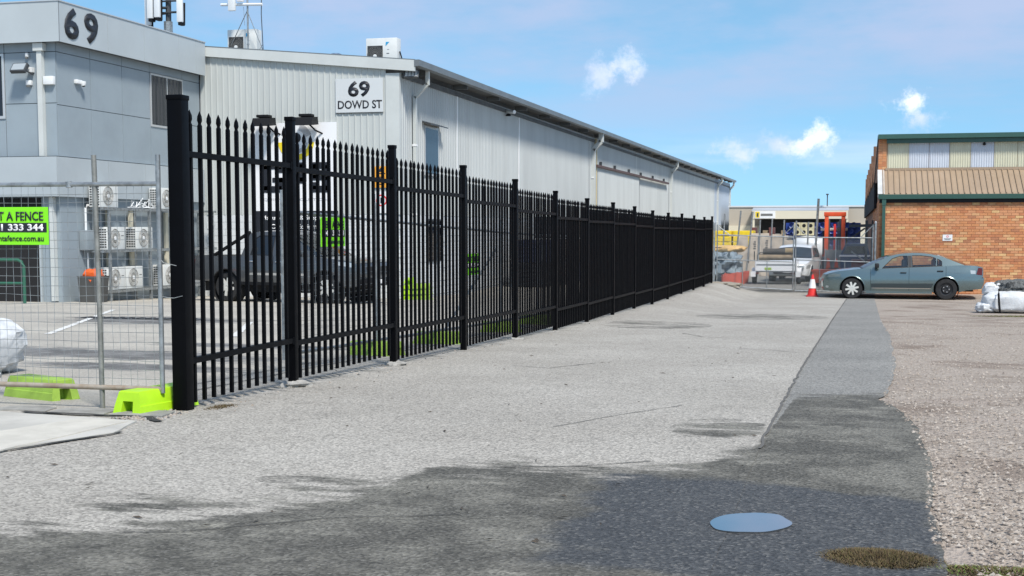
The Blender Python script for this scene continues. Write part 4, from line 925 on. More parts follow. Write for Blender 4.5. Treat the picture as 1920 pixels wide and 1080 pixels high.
# air conditioners on a steel rack along the office wall
rk = thing('steel_rack', 'three tier galvanised rack holding air conditioners against the office', 'rack', (-18.3, 30, -.62))
for y in (30.02, 32.0, 34.0, 35.6):
    for x in (-18.08, -18.52): MB().box(x - .03, x + .03, y - .035, y + .035, -.66, 1.72).build('leg', galv, rk)
    MB().box(-18.2, -17.8, y - .05, y + .05, -.67, -.63).build('base_plate', galv, rk)
for z in (-.36, .66, 1.72):
    for x in (-18.06, -18.50): MB().box(x - .03, x + .03, 29.65, 35.75, z, z + .06).build('beam', galv, rk)
    for k in range(9): MB().box(-18.47, -18.09, 29.75 + k * .72, 29.81 + k * .72, z + .005, z + .05).build('cross_bar', galv, rk)
def split_ac(label, y0, z0, first=[None]):
    if first[0] is None:
        t = thing('air_conditioner', label, 'air conditioner', (-18.44, y0, z0), 0, 'air conditioners on the rack')
        MB().bbox(0, .33, 0, .82, 0, .57, .018).build('casing', ac_white, t, True, False)
        m = MB(); 
        for k in range(8): m.box(.03, .29, -.006, .001, .05 + k * .062, .085 + k * .062)
        m.build('side_grille', ac_dark, t, False, False)
        for k in range(3): MB().box(.09 + k * .07, .10 + k * .07, -.010, -.006, .04, .54).build('grille_bar', ac_white, t, False, False)
        m = MB(); m.lathe([(.001, .34), (.06, .34), (.16, .325), (.235, .332)], 28, 'X', (0, .34, .285)); m.build('fan_recess', ac_grey, t, True, False)
        m = MB()
        for r_ in (.09, .13, .17, .205, .235): m.lathe([(r_ - .005, .34), (r_, .347), (r_ + .005, .34)], 28, 'X', (0, .34, .285))
        for k in range(10): a = 2 * PI * k / 10; m.bar((.344, .34, .285), (.344, .34 + .24 * math.cos(a), .285 + .24 * math.sin(a)), .007, .007)
        m.build('fan_guard', mat('guard_beige', (.42, .41, .38), .6), t, False, False)
        MB().lathe([(.001, .352), (.05, .350), (.055, .34)], 18, 'X', (0, .34, .285)).build('fan_hub', plastic_white, t, True, False)
        MB().box(.331, .334, .64, .76, .34, .36).build('badge', ac_grey, t, False, False)
        first[0] = t; return t
    c = copy_tree(first[0]); c.location = (-18.44, y0, z0); c['label'] = label; return c
split_ac('air conditioner on the top tier left, under the awning', 29.70, 1.79)
split_ac('air conditioner on the top tier beside the black post', 32.65, 1.79)
split_ac('left air conditioner on the middle tier of the rack', 29.98, .73)
split_ac('right air conditioner on the middle tier of the rack', 31.38, .73)
split_ac('left air conditioner on the bottom tier of the rack', 29.95, -.29)
split_ac('second air conditioner on the bottom tier of the rack', 30.83, -.29)
split_ac('air conditioner on the bottom tier partly behind the black post', 32.75, -.29)
for i, (y, z0, z1) in enumerate(((30.62, 1.30, 1.72), (31.72, 1.30, 1.72), (30.62, .29, .66), (31.75, .29, .66), (33.6, -.3, 1.7))):
    tag(MB().box(-18.55, -18.49, y, y + .16, z0, z1).build('duct', cream_pipe, None), ['cream duct above the left middle tier unit', 'cream duct above the right middle tier unit', 'cream duct above the bottom left unit', 'cream duct above the second bottom unit', 'tall cream duct at the right of the rack'][i], 'duct', 'cream ducts behind the rack')
rnd = random.Random(12); m = MB()
for k in range(7):
    y = 31.3 + rnd.random() * 1.2; pts = [(-18.3 + rnd.gauss(0, .08), y + j * .16 + rnd.gauss(0, .05), 1.80 + abs(rnd.gauss(0, .05)) + (.12 if j == 2 else 0)) for j in range(6)]
    m.tube(pts, .012, 5)
tag(m.build('cable_heap', plastic_white, None, True), 'tangle of white cable on the top tier of the rack', 'cable')
t = thing('electrical_box', 'grey electrical box with conduit on the office wall', 'electrical box', (OX + .01, 29.5, .72)); MB().bbox(0, .22, 0, .58, 0, .50, .015).build('cabinet', mat('box_grey', (.25, .29, .31), .5, var=.1), t, True, False)
MB().tube([(.1, .15, .5), (.1, .15, 1.05), (.1, .25, 1.12), (.1, .4, 1.12)], .03, 8).build('conduit', plastic_white, t, True, False); MB().tube([(.1, .2, 0), (.1, .22, -1.3)], .025, 8).build('conduit', alu, t, True, False)
# bin with orange workwear
t = thing('waste_bin', 'dark plastic bin stuffed with orange workwear beside the rack', 'bin', (-18.0, 29.1, gz(-18, 29) + .01))
m = MB(); rs = [(.25, 0), (.29, .62), (.31, .64), (.27, .62), (.24, .1)]; vs = []; 
for r_, z in rs: vs += [(-r_, -r_ * .8, z), (r_, -r_ * .8, z), (r_, r_ * .8, z), (-r_, r_ * .8, z)]
m.add(vs, [(4 * i + k, 4 * i + (k + 1) % 4, 4 * i + 4 + (k + 1) % 4, 4 * i + 4 + k) for i in range(4) for k in range(4)] + [(3, 2, 1, 0)]); m.build('tub', mat('bin_plastic', (.075, .075, .07), .6, var=.2), t, False, False)
tag(lump((-18.0, 29.1, gz(-18, 29) + .42), (.25, .21, .20), .8, .35, 3, 26, 12, 6).build('workwear_heap', orange_mat, None, True), 'crumpled orange workwear heaped in the dark bin', 'clothing')
# green pipe barrier
t = thing('pipe_barrier', 'dark green pipe barrier in front of the office door', 'barrier', (-19.6, 27.6, gz(-19, 27.6)))
gz0 = gz(-19, 27.6)
MB().tube([(-21.5, 27.6, gz0 + 1.03), (-19.05, 27.6, gz0 + 1.03), (-18.95, 27.6, gz0 + .98), (-18.9, 27.6, gz0 + .88), (-18.9, 27.6, gz0)], .038, 10).build('hoop', green_pipe, t, True); MB().tube([(-21.5, 27.6, gz0 + .48), (-18.9, 27.6, gz0 + .48)], .034, 10).build('rail', green_pipe, t, True)
# ------------------------------------------------------------------ brick workshop on the right
BX, BY, BR = .80, 45.30, 9.0
bb = thing('brick_workshop', 'orange brick workshop with green gutter, brown roof and sawtooth clerestory', 'building', (BX, BY, -.85))
MB().box(BX + .012, BR, BY + .012, BY + .3, -1.1, 2.22).build('mortar_wall', mortar, bb)
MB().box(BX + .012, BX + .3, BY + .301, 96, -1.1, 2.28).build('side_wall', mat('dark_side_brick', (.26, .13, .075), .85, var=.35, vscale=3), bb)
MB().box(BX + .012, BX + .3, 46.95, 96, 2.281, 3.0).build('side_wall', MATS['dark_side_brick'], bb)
bmesh_ = [MB().bbox(0, .23, 0, .06, 0, .076, .004).mesh('brick', m_) for m_ in brick_mats]
rnd = random.Random(17); rest = MB(); cnt = 0
W_ = [7, 6, 2.2, 3.2, .6, 1.0]
rows = list(range(36))
for r_ in sorted(rows, reverse=True):
    z = -.90 + r_ * .086; off = (r_ % 2) * .12
    k = 0; x = BX - off * (1 if r_ % 2 else 0)
    tone = rnd.random()
    while x < BR - .05:
        xa, xb = max(x, BX), min(x + .23, BR)
        # tones drift in loose patches, as in a mixed batch of bricks
        pn = noise.noise(Vector((x * .55, z * 1.3, 3)))
        wts = list(W_); wts[2] += max(0, pn) * 7; wts[4] += max(0, pn) * 2; wts[3] += max(0, -pn) * 6
        mi = rnd.choices(range(6), wts)[0]
        jx = rnd.uniform(-.0015, .0015)
        if cnt < 290 and xa == x and xb == x + .23 and x < 5.6 and .0 < z < 2.15:
            place('brick', bmesh_[mi], bb, False, Vector((x, BY + jx, z)) - bb.location); cnt += 1
        else:
            rest.cur = mi; rest.box(xa, xb, BY + jx, BY + .06, z, z + .076)
        x += .24
o = rest.build('brick_courses', brick_mats, bb); o['kind'] = 'stuff'
# side return bricks (seen at a glancing angle)
rest = MB()
for r_ in range(36):
    z = -.90 + r_ * .086
    for k in range(60):
        y = BY + .30 + k * .24 - (r_ % 2) * .12; rest.cur = rnd.choices(range(6), W_)[0]; rest.box(BX, BX + .06, y, y + .23, z, z + .076)
o = rest.build('brick_courses', brick_mats, bb); o['kind'] = 'stuff'
# gutter, soffit, downpipe
MB().prism([(BY - .16, 2.22), (BY - .17, 2.36), (BY - .13, 2.37), (BY + .02, 2.37), (BY + .02, 2.22)], 'X', BX - .03, BR).build('gutter', green_trim, bb)
MB().box(BX, BR, BY - .08, BY - .0015, 2.10, 2.215).build('soffit_shade_strip', shed_dark, bb)  # soffit in near-black, the gutter's shadow put into its colour
d = MB().box(BX + .10, BX + .20, BY - .13, BY - .03, -.85, 2.2).build('downpipe', green_trim, bb); MB().box(BX + .085, BX + .215, BY - .14, BY - .02, 2.02, 2.22).build('offset', green_trim, d)
# brown lean-to roof with standing ribs
RY1, RZ1 = 46.85, 3.22
MB().add([(BX - .02, BY - .10, 2.375), (BR, BY - .10, 2.375), (BR, RY1, RZ1), (BX - .02, RY1, RZ1), (BX - .02, BY - .10, 2.34), (BR, BY - .10, 2.34), (BR, RY1, RZ1 - .04), (BX - .02, RY1, RZ1 - .04)],
         [(0, 1, 2, 3), (7, 6, 5, 4), (0, 4, 5, 1), (1, 5, 6, 2), (2, 6, 7, 3), (3, 7, 4, 0)]).build('roof_sheet', brown_roof, bb)
x = BX + .12
while x < BR:
    MB().bar((x, BY - .10, 2.39), (x, RY1, RZ1 + .015), .03, .045).build('roof_rib', mat('brown_rib', (.30, .215, .14), .5), bb); x += .18
MB().box(BX - .03, BX + .16, BY - .02, RY1, 2.3, 2.38).build('barge_end', trim, bb)
MB().add([(BX - .05, BY - .11, 2.385), (BX + .16, BY - .11, 2.385), (BX + .16, RY1, RZ1 + .02), (BX - .05, RY1, RZ1 + .02)], [(0, 1, 2, 3)]).build('barge_flashing', mat('pale_flashing', (.60, .60, .58), .5, var=.2), bb)
MB().box(BX + .2, BR, RY1 - .06, RY1 - .0, RZ1 - .02, 3.285).build('apron_flashing', brown_roof, bb)
# clerestory sheets: alternating cream and bluish corrugated panels
CY = RY1 + .03
MB().box(BX + .2, BR, CY + .03, CY + .12, 3.2, 4.2).build('clerestory_frame', mortar, bb)
xs = [BX + .26, 1.75, 2.40, 3.05, 3.72, 4.45, 5.18, 6.1, 7.4, BR]
for i, (xa, xb) in enumerate(zip(xs, xs[1:])):
    ribs_front(xa + .006, xb - .006, 3.29, 4.11, CY + .02, .076, .014).build('clerestory_sheet', blue_sheet if i in (1, 2, 4, 7) else cream_sheet, bb)
tag(lump((4.13, CY - .05, 4.00), (.05, .03, .05), .9, .2, 3, 12, 8, 2).build('vent_cap', black_plastic, None), 'small dark vent cap on the clerestory sheets', 'vent')
# brick pier and its side
m = MB()
for r_ in range(16):
    z = 3.0 + r_ * .086
    for k in range(2): m.cur = rnd.choices(range(6), W_)[0]; m.box(BX - .03 + k * .13 + .0, BX + .09 + k * .13, CY - .03, CY + .2, z, z + .076)
o = m.build('pier_bricks', brick_mats, bb); o['kind'] = 'stuff'
MB().box(BX - .025, BX + .235, CY - .024, CY + .19, 2.9, 4.38).build('pier_core', mortar, bb)
MB().box(BX - .05, BR, CY - .30, CY + .3, 4.25, 4.40).build('top_fascia', green_trim, bb); MB().box(BX + .23, BR, CY - .16, CY + .29, 4.11, 4.243).build('lower_fascia', green_trim, bb)
# sawtooth bays behind
for k in range(7):
    y0 = CY + .3 + k * 7.0; y1 = y0 + 7.0
    MB().prism([(y0, 2.9), (y0, 4.38), (y0 + .25, 4.38), (y1 - .05, 3.0), (y1 - .05, 2.9)], 'X', BX - .02, BX + .22).build('sawtooth_gable', mat('gable_brick', (.27, .14, .08), .85, var=.3, vscale=4), bb)
    MB().prism([(y0 + .1, 4.42), (y0 + .25, 4.42), (y1, 3.04), (y1, 2.98), (y0 + .1, 4.36)], 'X', BX - .06, BR).build('sawtooth_roof', brown_roof if k else roof_grey, bb)
    if k: MB().box(BX - .10, BX + .25, y0 - .25, y0 + .02, 2.5, 4.44).build('pier', mat('pier_dark', (.20, .11, .07), .85, var=.4, vscale=5), bb)
MB().box(BX - .10, BX - .021, 50, 95, 2.0, 2.9).build('side_gutter', shed_dark, bb)
t = thing('notice_sign', 'small white notice with red symbol on the brick wall', 'sign', (2.82, BY - .02, .88))
MB().bbox(2.80, 3.10, BY - .012, BY - .003, .87, 1.07, .002).build('board', white_p, t)
ring_seg(MB(), 2.95, 1.01, .022, .036, 0, 359, BY - .015, BY - .012, 20).build('red_ring', cone_red, t); MB().box(2.84, 3.06, BY - .015, BY - .012, .925, .945).build('print_line', dark_grey, t); MB().box(2.87, 3.03, BY - .015, BY - .012, .90, .912).build('print_line', ac_grey, t)

# ------------------------------------------------------------------ vehicles
def fill2d(outer, holes=(), sx=.09, sz=.08):
    bm = bmesh.new()
    for loop in [outer] + list(holes):
        vs = [bm.verts.new((p[0], 0, p[1])) for p in loop]
        for i in range(len(vs)): bm.edges.new((vs[i], vs[(i + 1) % len(vs)]))
    bmesh.ops.triangle_fill(bm, use_beauty=True, edges=bm.edges[:], normal=(0, -1, 0))
    xs = [p[0] for p in outer]; zs = [p[1] for p in outer]
    for a, b_, st_, no in ((min(xs), max(xs), sx, (1, 0, 0)), (min(zs), max(zs), sz, (0, 0, 1))):
        k = a + st_
        while k < b_ - .01:
            bmesh.ops.bisect_plane(bm, geom=bm.verts[:] + bm.edges[:] + bm.faces[:], plane_co=(k * no[0], 0, k * no[2]), plane_no=no, dist=1e-5); k += st_
    bm.verts.index_update()
    out = [(v.co.x, v.co.z) for v in bm.verts], [[v.index for v in f.verts] for f in bm.faces]
    bm.free(); return out
def dens(loop, d=.06):
    out = []
    for a, c in zip(loop, loop[1:] + loop[:1]):
        n = max(1, int(math.hypot(c[0] - a[0], c[1] - a[1]) / d))
        out += [(a[0] + (c[0] - a[0]) * i / n, a[1] + (c[1] - a[1]) * i / n) for i in range(n)]
    return out
def skin(outer, holes, surf, sides=(-1, 1), off=0.0, sx=.09, sz=.08):
    P, F = fill2d(outer, holes, sx, sz); m = MB()
    for s in sides: m.add([(x, s * (surf(x, z) + off), z) for x, z in P], F)
    return m
def arc(cx, cz, r, a0, a1, n=14): return [(cx + r * math.cos(R(a0 + (a1 - a0) * i / n)), cz + r * math.sin(R(a0 + (a1 - a0) * i / n))) for i in range(n + 1)]
def wheel(parent, x, y, z, r, w, style, side):
    t = MB().lathe([(r * .62, -w / 2), (r * .9, -w / 2), (r * .985, -w * .36), (r, -w * .2), (r, w * .2), (r * .985, w * .36), (r * .9, w / 2), (r * .62, w / 2), (r * .60, 0), (r * .62, -w / 2)], 40, 'Y').build('wheel', tyre_m, parent, True, False)
    t.location = (x, y, z); s = side
    rim = MB()
    if style == 'alloy':
        rim.lathe([(r * .64, s * w * .50), (r * .66, s * w * .40), (r * .60, s * w * .2)], 40, 'Y')
        for k in range(8):
            a = 2 * PI * k / 8 + .2; c, q = math.cos(a), math.sin(a)
            rim.bar((r * .08 * c, s * w * .46, r * .08 * q), (r * .63 * c, s * w * .42, r * .63 * q), .062 * (r / .33), .03, (0, 1, 0))
        rim.lathe([(.001, s * w * .50), (r * .2, s * w * .48), (r * .22, s * w * .38)], 20, 'Y')
        rim.build('rim', rim_m, t, True, False)
    else:
        rim.lathe([(r * .64, s * w * .48), (r * .60, s * w * .30), (r * .45, s * w * .26), (r * .36, s * w * .42), (r * .18, s * w * .44), (r * .16, s * w * .34), (.001, s * w * .34)], 36, 'Y').build('rim', steel_wheel, t, True, False)
        for k in range(5): a = 2 * PI * k / 5; MB().lathe([(.001, s * (w * .47)), (.014, s * w * .46), (.014, s * w * .40)], 8, 'Y', (r * .27 * math.cos(a), 0, r * .27 * math.sin(a))).build('nut', alu, t, False, False)
    MB().lathe([(.001, s * w * .12), (r * .58, s * w * .12)], 28, 'Y').build('brake_disc', dark_grey, t, False, False)
    return t
def vehicle(root, S):
    hw = lambda x: smooth_i(x, S['hw']); kz = lambda z: smooth_i(z, S['kz']); surf = lambda x, z: hw(x) * kz(z)
    zt = lambda x: smooth_i(x, S['top']); paint, L = S['paint'], S['L']
    zs, xf, xr, wr = S['sill'], S['xf'], S['xr'], S['wr']; ar = wr + S.get('gap', .055)
    lz = wr + S.get('wlift', .0)
    x0, x1 = S['front'][-1][0], S['rear'][0][0]
    topline = lambda a, c, n=14: [(a + (c - a) * i / n, zt(a + (c - a) * i / n)) for i in range(n + 1)]
    g = .004
    aL = math.degrees(math.asin((lz - zs) / ar))
    fa = arc(xf, lz, ar, 180 + aL, -aL, 18); ra = arc(xr, lz, ar, 180 + aL, -aL, 18)
    d1, d2, d3 = S['doors']
    # front wing, doors, rear quarter: separate panels with open gaps
    fender = S['front'][::-1][::-1] + topline(x0, d1 - g)[1:] + [(d1 - g, zs)] + fa[::-1]
    body = skin(fender, [], surf)
    quarter = [(d3 + g, zs)] + [] + [(d3 + g, zt(d3 + g))] + topline(d3 + g, x1)[1:] + S['rear'][1:] + ra[::-1]
    rq = quarter
    if S.get('rdoor_arch'):
        q0 = [p for p in ra if p[0] < d3]; q1 = [p for p in ra if p[0] >= d3]
        rq = [(d3 + g, q1[0][1])] + [(d3 + g, zt(d3 + g))] + topline(d3 + g, x1)[1:] + S['rear'][1:] + q1[::-1]
    def weld(mb, nm):
        bo = mb.build(nm, paint, root, True, False); bm = bmesh.new(); bm.from_mesh(bo.data); bmesh.ops.remove_doubles(bm, verts=bm.verts[:], dist=.004); bm.to_mesh(bo.data); bm.free()
    tailb = skin(rq, [], surf)
    # nose and tail
    for mb, edge, bul, sg in ((body, S['front'], S['bulge'][0], -1), (tailb, S['rear'], S['bulge'][1], 1)):
        rowsv = []; nn = 12
        for (x, z) in edge:
            ys = surf(x, z)
            rowsv += [(x + sg * bul * (1 - abs(2 * k / nn - 1) ** 2.4), ys * (2 * k / nn - 1), z) for k in range(nn + 1)]
        mb.add(rowsv, [(i * (nn + 1) + k, i * (nn + 1) + k + 1, (i + 1) * (nn + 1) + k + 1, (i + 1) * (nn + 1) + k) for i in range(len(edge) - 1) for k in range(nn)])
    weld(body, 'front_body'); weld(tailb, 'rear_body')
    def deck(nm, a, c, m_, crown=.045, n=12, blend=None):
        v = []; nn = 10
        for i in range(n + 1):
            x = a + (c - a) * i / n; ys = surf(x, zt(x)); fx = 0
            if blend == 'front': fx = -S['bulge'][0] * (1 - i / n) ** 3
            if blend == 'rear': fx = S['bulge'][1] * (i / n) ** 3
            v += [(x + fx * (1 - abs(2 * k / nn - 1) ** 2.4), ys * (2 * k / nn - 1), zt(x) + crown * (1 - (2 * k / nn - 1) ** 2) * min(1, .3 + 3 * min(i, n - i) / n)) for k in range(nn + 1)]
        return MB().add(v, [(i * (nn + 1) + k, i * (nn + 1) + k + 1, (i + 1) * (nn + 1) + k + 1, (i + 1) * (nn + 1) + k) for i in range(n) for k in range(nn)]).build(nm, m_, root, True, False)
    gb = S['gh']; deck('bonnet', x0, gb['cowl'], paint, blend='front')
    deck(S.get('deckname', 'boot_lid'), gb['cback'], x1, S.get('deckmat', paint), S.get('deckcrown', .03), blend='rear')
    ra_l = [p for p in ra if p[0] < d3 - g]
    for a, c, cut in ((d1, d2, False), (d2, d3, S.get('rdoor_arch'))):
        lo = [(a + g, zs), (a + g, zt(a + g))] + topline(a + g, c - g, 8)[1:]
        lo += ([(c - g, ra_l[-1][1])] + ra_l[::-1]) if cut else [(c - g, zs)]
        hx = c - .26; hz = zt(hx) - .13
        for s in (-1, 1):
            dr = skin(lo, [], surf, (s,)).build('door', paint, root, True, False)
            MB().bbox(hx, hx + .18, s * (surf(hx, hz) + .018) - .014, s * (surf(hx, hz) + .018) + .014, hz - .016, hz + .016, .008).build('handle', S.get('handle', paint), dr, True, False)
    # greenhouse
    tumble = S.get('tumble', .36)
    sg_ = lambda x, z: surf(x, zt(x)) - .015 - max(0, z - zt(x)) * tumble
    rl = gb['roof']; rz_ = lambda x: smooth_i(x, rl)
    outer = [(gb['cowl'], zt(gb['cowl']))] + [(x, z) for x, z in dens([(gb['cowl'], zt(gb['cowl'])), rl[0]], .12)[:0]] + [(rl[0][0] + (rl[-1][0] - rl[0][0]) * i / 24, rz_(rl[0][0] + (rl[-1][0] - rl[0][0]) * i / 24)) for i in range(25)] + [(gb['cback'], zt(gb['cback']))]
    outer += [(gb['cback'] + (gb['cowl'] - gb['cback']) * i / 12, zt(gb['cback'] + (gb['cowl'] - gb['cback']) * i / 12)) for i in range(1, 12)]
    for s in (-1, 1): skin(outer, [dens(w_, .08) for w_ in gb['wins']], sg_, (s,)).build('pillar_frame', S.get('pillar', paint), root, True, False)
    for w_ in gb['wins']:
      for s in (-1, 1): skin(dens(w_, .1), [], sg_, (s,), off=-.006).build('window', S['glass'], root, True, False)
    for w_ in gb['wins']:                    # black rubber line round each opening
        lp = dens(w_, .08)
        for s in (-1, 1): m = MB().tube([(x, s * (sg_(x, z) + .001), z) for x, z in lp + lp[:1]], .009, 4, False); m.build('window_seal', trim_black, root, False, False)
    v = []; nn = 10; n = 16
    for i in range(n + 1):
        x = rl[0][0] + (rl[-1][0] - rl[0][0]) * i / n; z = rz_(x); ys = sg_(x, z)
        v += [(x, ys * (2 * k / nn - 1), z + .05 * (1 - (2 * k / nn - 1) ** 2)) for k in range(nn + 1)]
    MB().add(v, [(i * (nn + 1) + k, i * (nn + 1) + k + 1, (i + 1) * (nn + 1) + k + 1, (i + 1) * (nn + 1) + k) for i in range(n) for k in range(nn)]).build('roof', paint, root, True, False)
    for nm, (xa, za), (xb, zb_), bl in (('windscreen', (gb['cowl'], zt(gb['cowl'])), rl[0], -.10), ('rear_window', (gb['cback'], zt(gb['cback'])), rl[-1], S.get('rwb', .06))):
        v = []; n2 = 8
        for i in range(n2 + 1):
            t_ = i / n2; x = xa + (xb - xa) * t_; z = za + (zb_ - za) * t_
            ya = surf(xa, za) - .015 + (sg_(xb, zb_) - surf(xa, za) + .015) * t_
            v += [(x + bl * (1 - t_) * (1 - (2 * k / nn - 1) ** 2), ya * .985 * (2 * k / nn - 1), z + .05 * t_ * (1 - (2 * k / nn - 1) ** 2) + .045 * (1 - t_) * (1 - (2 * k / nn - 1) ** 2)) for k in range(nn + 1)]
        MB().add(v, [(i * (nn + 1) + k, i * (nn + 1) + k + 1, (i + 1) * (nn + 1) + k + 1, (i + 1) * (nn + 1) + k) for i in range(n2) for k in range(nn)]).build(nm, S['glass_s'], root, True, False)
    # cabin: dark tub and seats
    zb0 = zt((gb['cowl'] + gb['cback']) / 2)
    MB().box(x0 + .35, x1 - .25, -.66, .66, zs + .02, min(zt(x0 + .4), zt(x1 - .3), zb0) - .14).build('floor_tub', shed_dark, root, False, False)
    for k, xx in enumerate(S['seats']):
        for yy in (-.36, .36):
            MB().bbox(xx, xx + .16, yy - .24, yy + .24, zb0 - .35, zb0 + .24, .05).build('seat_back', dark_grey, root, True, False); MB().bbox(xx + .04, xx + .13, yy - .12, yy + .12, zb0 + .25, zb0 + .41, .04).build('headrest', dark_grey, root, True, False)
    # sill trim, arches
    MB().box(xf + ar + .03, xr - ar - .03, -hw((xf + xr) / 2) * kz(zs) - .004, hw((xf + xr) / 2) * kz(zs) + .004, zs - .05, zs + .03).build('sill', S.get('sillm', paint), root, False, False)
    for cx in (xf, xr):
        for s in (-1, 1):
            m = MB(); aa = arc(cx, lz, ar, 180 + aL, -aL, 20); m.tube([(x, s * (surf(x, z) + .0), z) for x, z in aa], .014, 6); m.build('arch_lip', S.get('archm', paint), root, True, False)
            MB().lathe([(ar, s * .62), (ar, s * (surf(cx, lz + ar) - .02))], 30, 'Y', (cx, 0, lz)).build('wheel_well', shed_dark, root, False, False)
            wheel(root, cx, s * (surf(cx, lz) - S.get('win', .115)), wr, wr, S.get('ww', .205), S['style'][0 if cx == xf else 1], s)
    # mirrors
    mx, mz = S['mirror']
    for s in (-1, 1):
        mm = MB().bbox(mx, mx + .13, s * (surf(mx, mz - .1) + .12) - .09, s * (surf(mx, mz - .1) + .12) + .09, mz - .06, mz + .08, .03).build('mirror', S.get('mirm', trim_black), root, True, False)
        MB().bar((mx + .06, s * (surf(mx, mz - .1) - .03), mz - .05), (mx + .06, s * (surf(mx, mz - .1) + .08), mz - .02), .05, .03).build('stalk', trim_black, mm, False, False)
    for nm, loop, m_ in S.get('gdecals', []):
        for s in (-1, 1): skin(dens(loop, .07), [], sg_, (s,), off=.004).build(nm, m_, root, True, False)
    for nm, loop, m_ in S['decals']:
      for s in (-1, 1): skin(dens(loop, .07), [], surf, (s,), off=.005).build(nm, m_, root, True, False)
    return surf, zt
# --- teal grey sedan across the end of the driveway
sed = dict(L=4.86, paint=car_teal, sill=.235, xf=.955, xr=3.735, wr=.328, doors=(1.50, 2.64, 3.72), rdoor_arch=True, tumble=.40,
    hw=[(0.06, .66), (.2, .77), (.5, .855), (1.0, .895), (2.3, .91), (3.4, .905), (4.2, .87), (4.6, .80), (4.82, .70)],
    kz=[(.2, .945), (.35, .985), (.55, 1.0), (.75, .985), (.92, .935), (1.05, .89)],
    top=[(.08, .70), (.2, .765), (.5, .845), (.95, .905), (1.35, .945), (1.6, .93), (2.2, .945), (3.0, .985), (3.6, 1.02), (4.1, 1.055), (4.55, 1.045), (4.80, .99)],
    front=[(.33, .235), (.13, .25), (.065, .36), (.06, .54), (.10, .66), (.16, .745)], rear=[(4.78, 1.0), (4.80, .90), (4.80, .70), (4.835, .66), (4.83, .50), (4.76, .34), (4.35, .30)],
    bulge=(.10, .07), gh=dict(cowl=1.28, cback=4.26, roof=[(1.98, 1.30), (2.3, 1.385), (2.75, 1.425), (3.2, 1.40), (3.55, 1.325), (3.78, 1.245)],
        wins=[[(1.86, .965), (2.60, 1.0), (2.58, 1.335), (2.36, 1.325), (2.14, 1.25)], [(2.74, 1.005), (3.42, 1.035), (3.42, 1.27), (3.28, 1.315), (3.0, 1.345), (2.72, 1.345)], [(3.46, 1.04), (3.60, 1.05), (3.60, 1.16), (3.55, 1.215), (3.46, 1.25)]]),
    gdecals=[('b_pillar_trim', [(2.615, 1.0), (2.72, 1.004), (2.705, 1.345), (2.595, 1.338)], trim_black), ('belt_strip', [(1.84, .945), (3.62, 1.028), (3.62, 1.043), (1.84, .962)], trim_black)],
    seats=(2.45, 3.35), style=('alloy', 'steel'), glass=car_glass, glass_s=car_glass_dark, mirror=(1.62, 1.03), handle=trim_black,
    decals=[('headlight', [(.20, .66), (.58, .69), (.62, .765), (.40, .785), (.24, .75)], lamp_dim), ('tail_light', [(4.60, .78), (4.775, .76), (4.775, .97), (4.66, .985)], lamp_red), ('side_marker', [(4.44, .80), (4.58, .80), (4.58, .90), (4.42, .91)], lamp_clear),
            ('lower_door_strip', [(1.54, .335), (3.28, .335), (3.28, .355), (1.54, .355)], chrome), ('door_cladding', [(1.52, .36), (3.30, .36), (3.36, .50), (1.52, .485)], mat('teal_dark', (.05, .066, .07), .4, .4)), ('fuel_flap', [(3.98, .83), (4.14, .83), (4.14, .95), (3.98, .95)], car_teal), ('fog_lamp', [(.16, .34), (.24, .34), (.24, .40), (.16, .40)], lamp_clear)])
CARY = 43.50
root = thing('sedan', 'teal grey sedan parked across the driveway end with one black steel rear wheel', 'car', (-.955, CARY, gz(.05, 42.6) + .005), R(-.2))
vehicle(root, sed)
MB().box(.10, .16, -.5, .5, .30, .46).build('lower_grille', trim_black, root, False, False); MB().box(.02, .07, -.26, .26, .12 + .43, .12 + .53).build('grille', trim_black, root, False, False)
# --- charcoal dual cab ute behind the fence
ute = dict(L=5.25, paint=car_dark, sill=.50, xf=.98, xr=4.06, wr=.385, gap=.075, doors=(1.55, 2.55, 3.40), tumble=.30, win=.13, ww=.25,
    hw=[(0.06, .72), (.25, .82), (.6, .89), (1.2, .905), (3.5, .905), (5.2, .89)],
    kz=[(.4, .96), (.6, 1.0), (.95, 1.0), (1.15, .96), (1.3, .93)],
    top=[(.1, 1.0), (.3, 1.07), (.8, 1.13), (1.45, 1.17), (2.2, 1.17), (3.45, 1.18), (3.6, 1.17), (5.2, 1.17)],
    front=[(.42, .42), (.14, .46), (.06, .60), (.06, .85), (.10, .96), (.16, 1.02)], rear=[(5.18, 1.17), (5.2, .95), (5.2, .70), (5.16, .55), (4.6, .52)],
    bulge=(.10, .02), deckname='tonneau', deckmat=black_plastic, deckcrown=.02, rwb=.02,
    gh=dict(cowl=1.30, cback=3.60, roof=[(2.02, 1.68), (2.3, 1.765), (2.8, 1.79), (3.2, 1.775), (3.42, 1.74)],
        wins=[[(1.80, 1.20), (2.50, 1.20), (2.48, 1.68), (2.16, 1.66)], [(2.62, 1.20), (3.30, 1.21), (3.24, 1.60), (3.1, 1.69), (2.60, 1.69)]]),
    seats=(2.35, 3.05), style=('alloy', 'alloy'), glass=car_glass_dark, glass_s=car_glass, mirror=(1.66, 1.26), mirm=car_dark, handle=chrome, archm=trim_black, sillm=black_plastic,
    decals=[('headlight', [(.18, .92), (.66, .98), (.70, 1.06), (.40, 1.06), (.22, 1.03)], lamp_clear), ('tail_light', [(5.06, .80), (5.18, .80), (5.18, 1.08), (5.06, 1.08)], lamp_red), ('door_moulding', [(1.58, .70), (3.38, .70), (3.38, .76), (1.58, .76)], chrome)])
UTE = (-13.82, 31.76); ang = R(-13)      # heading of the nose in plan, from +X
nose = Vector((math.cos(ang), math.sin(ang)))
mid = (ute['xf'] + ute['xr']) / 2
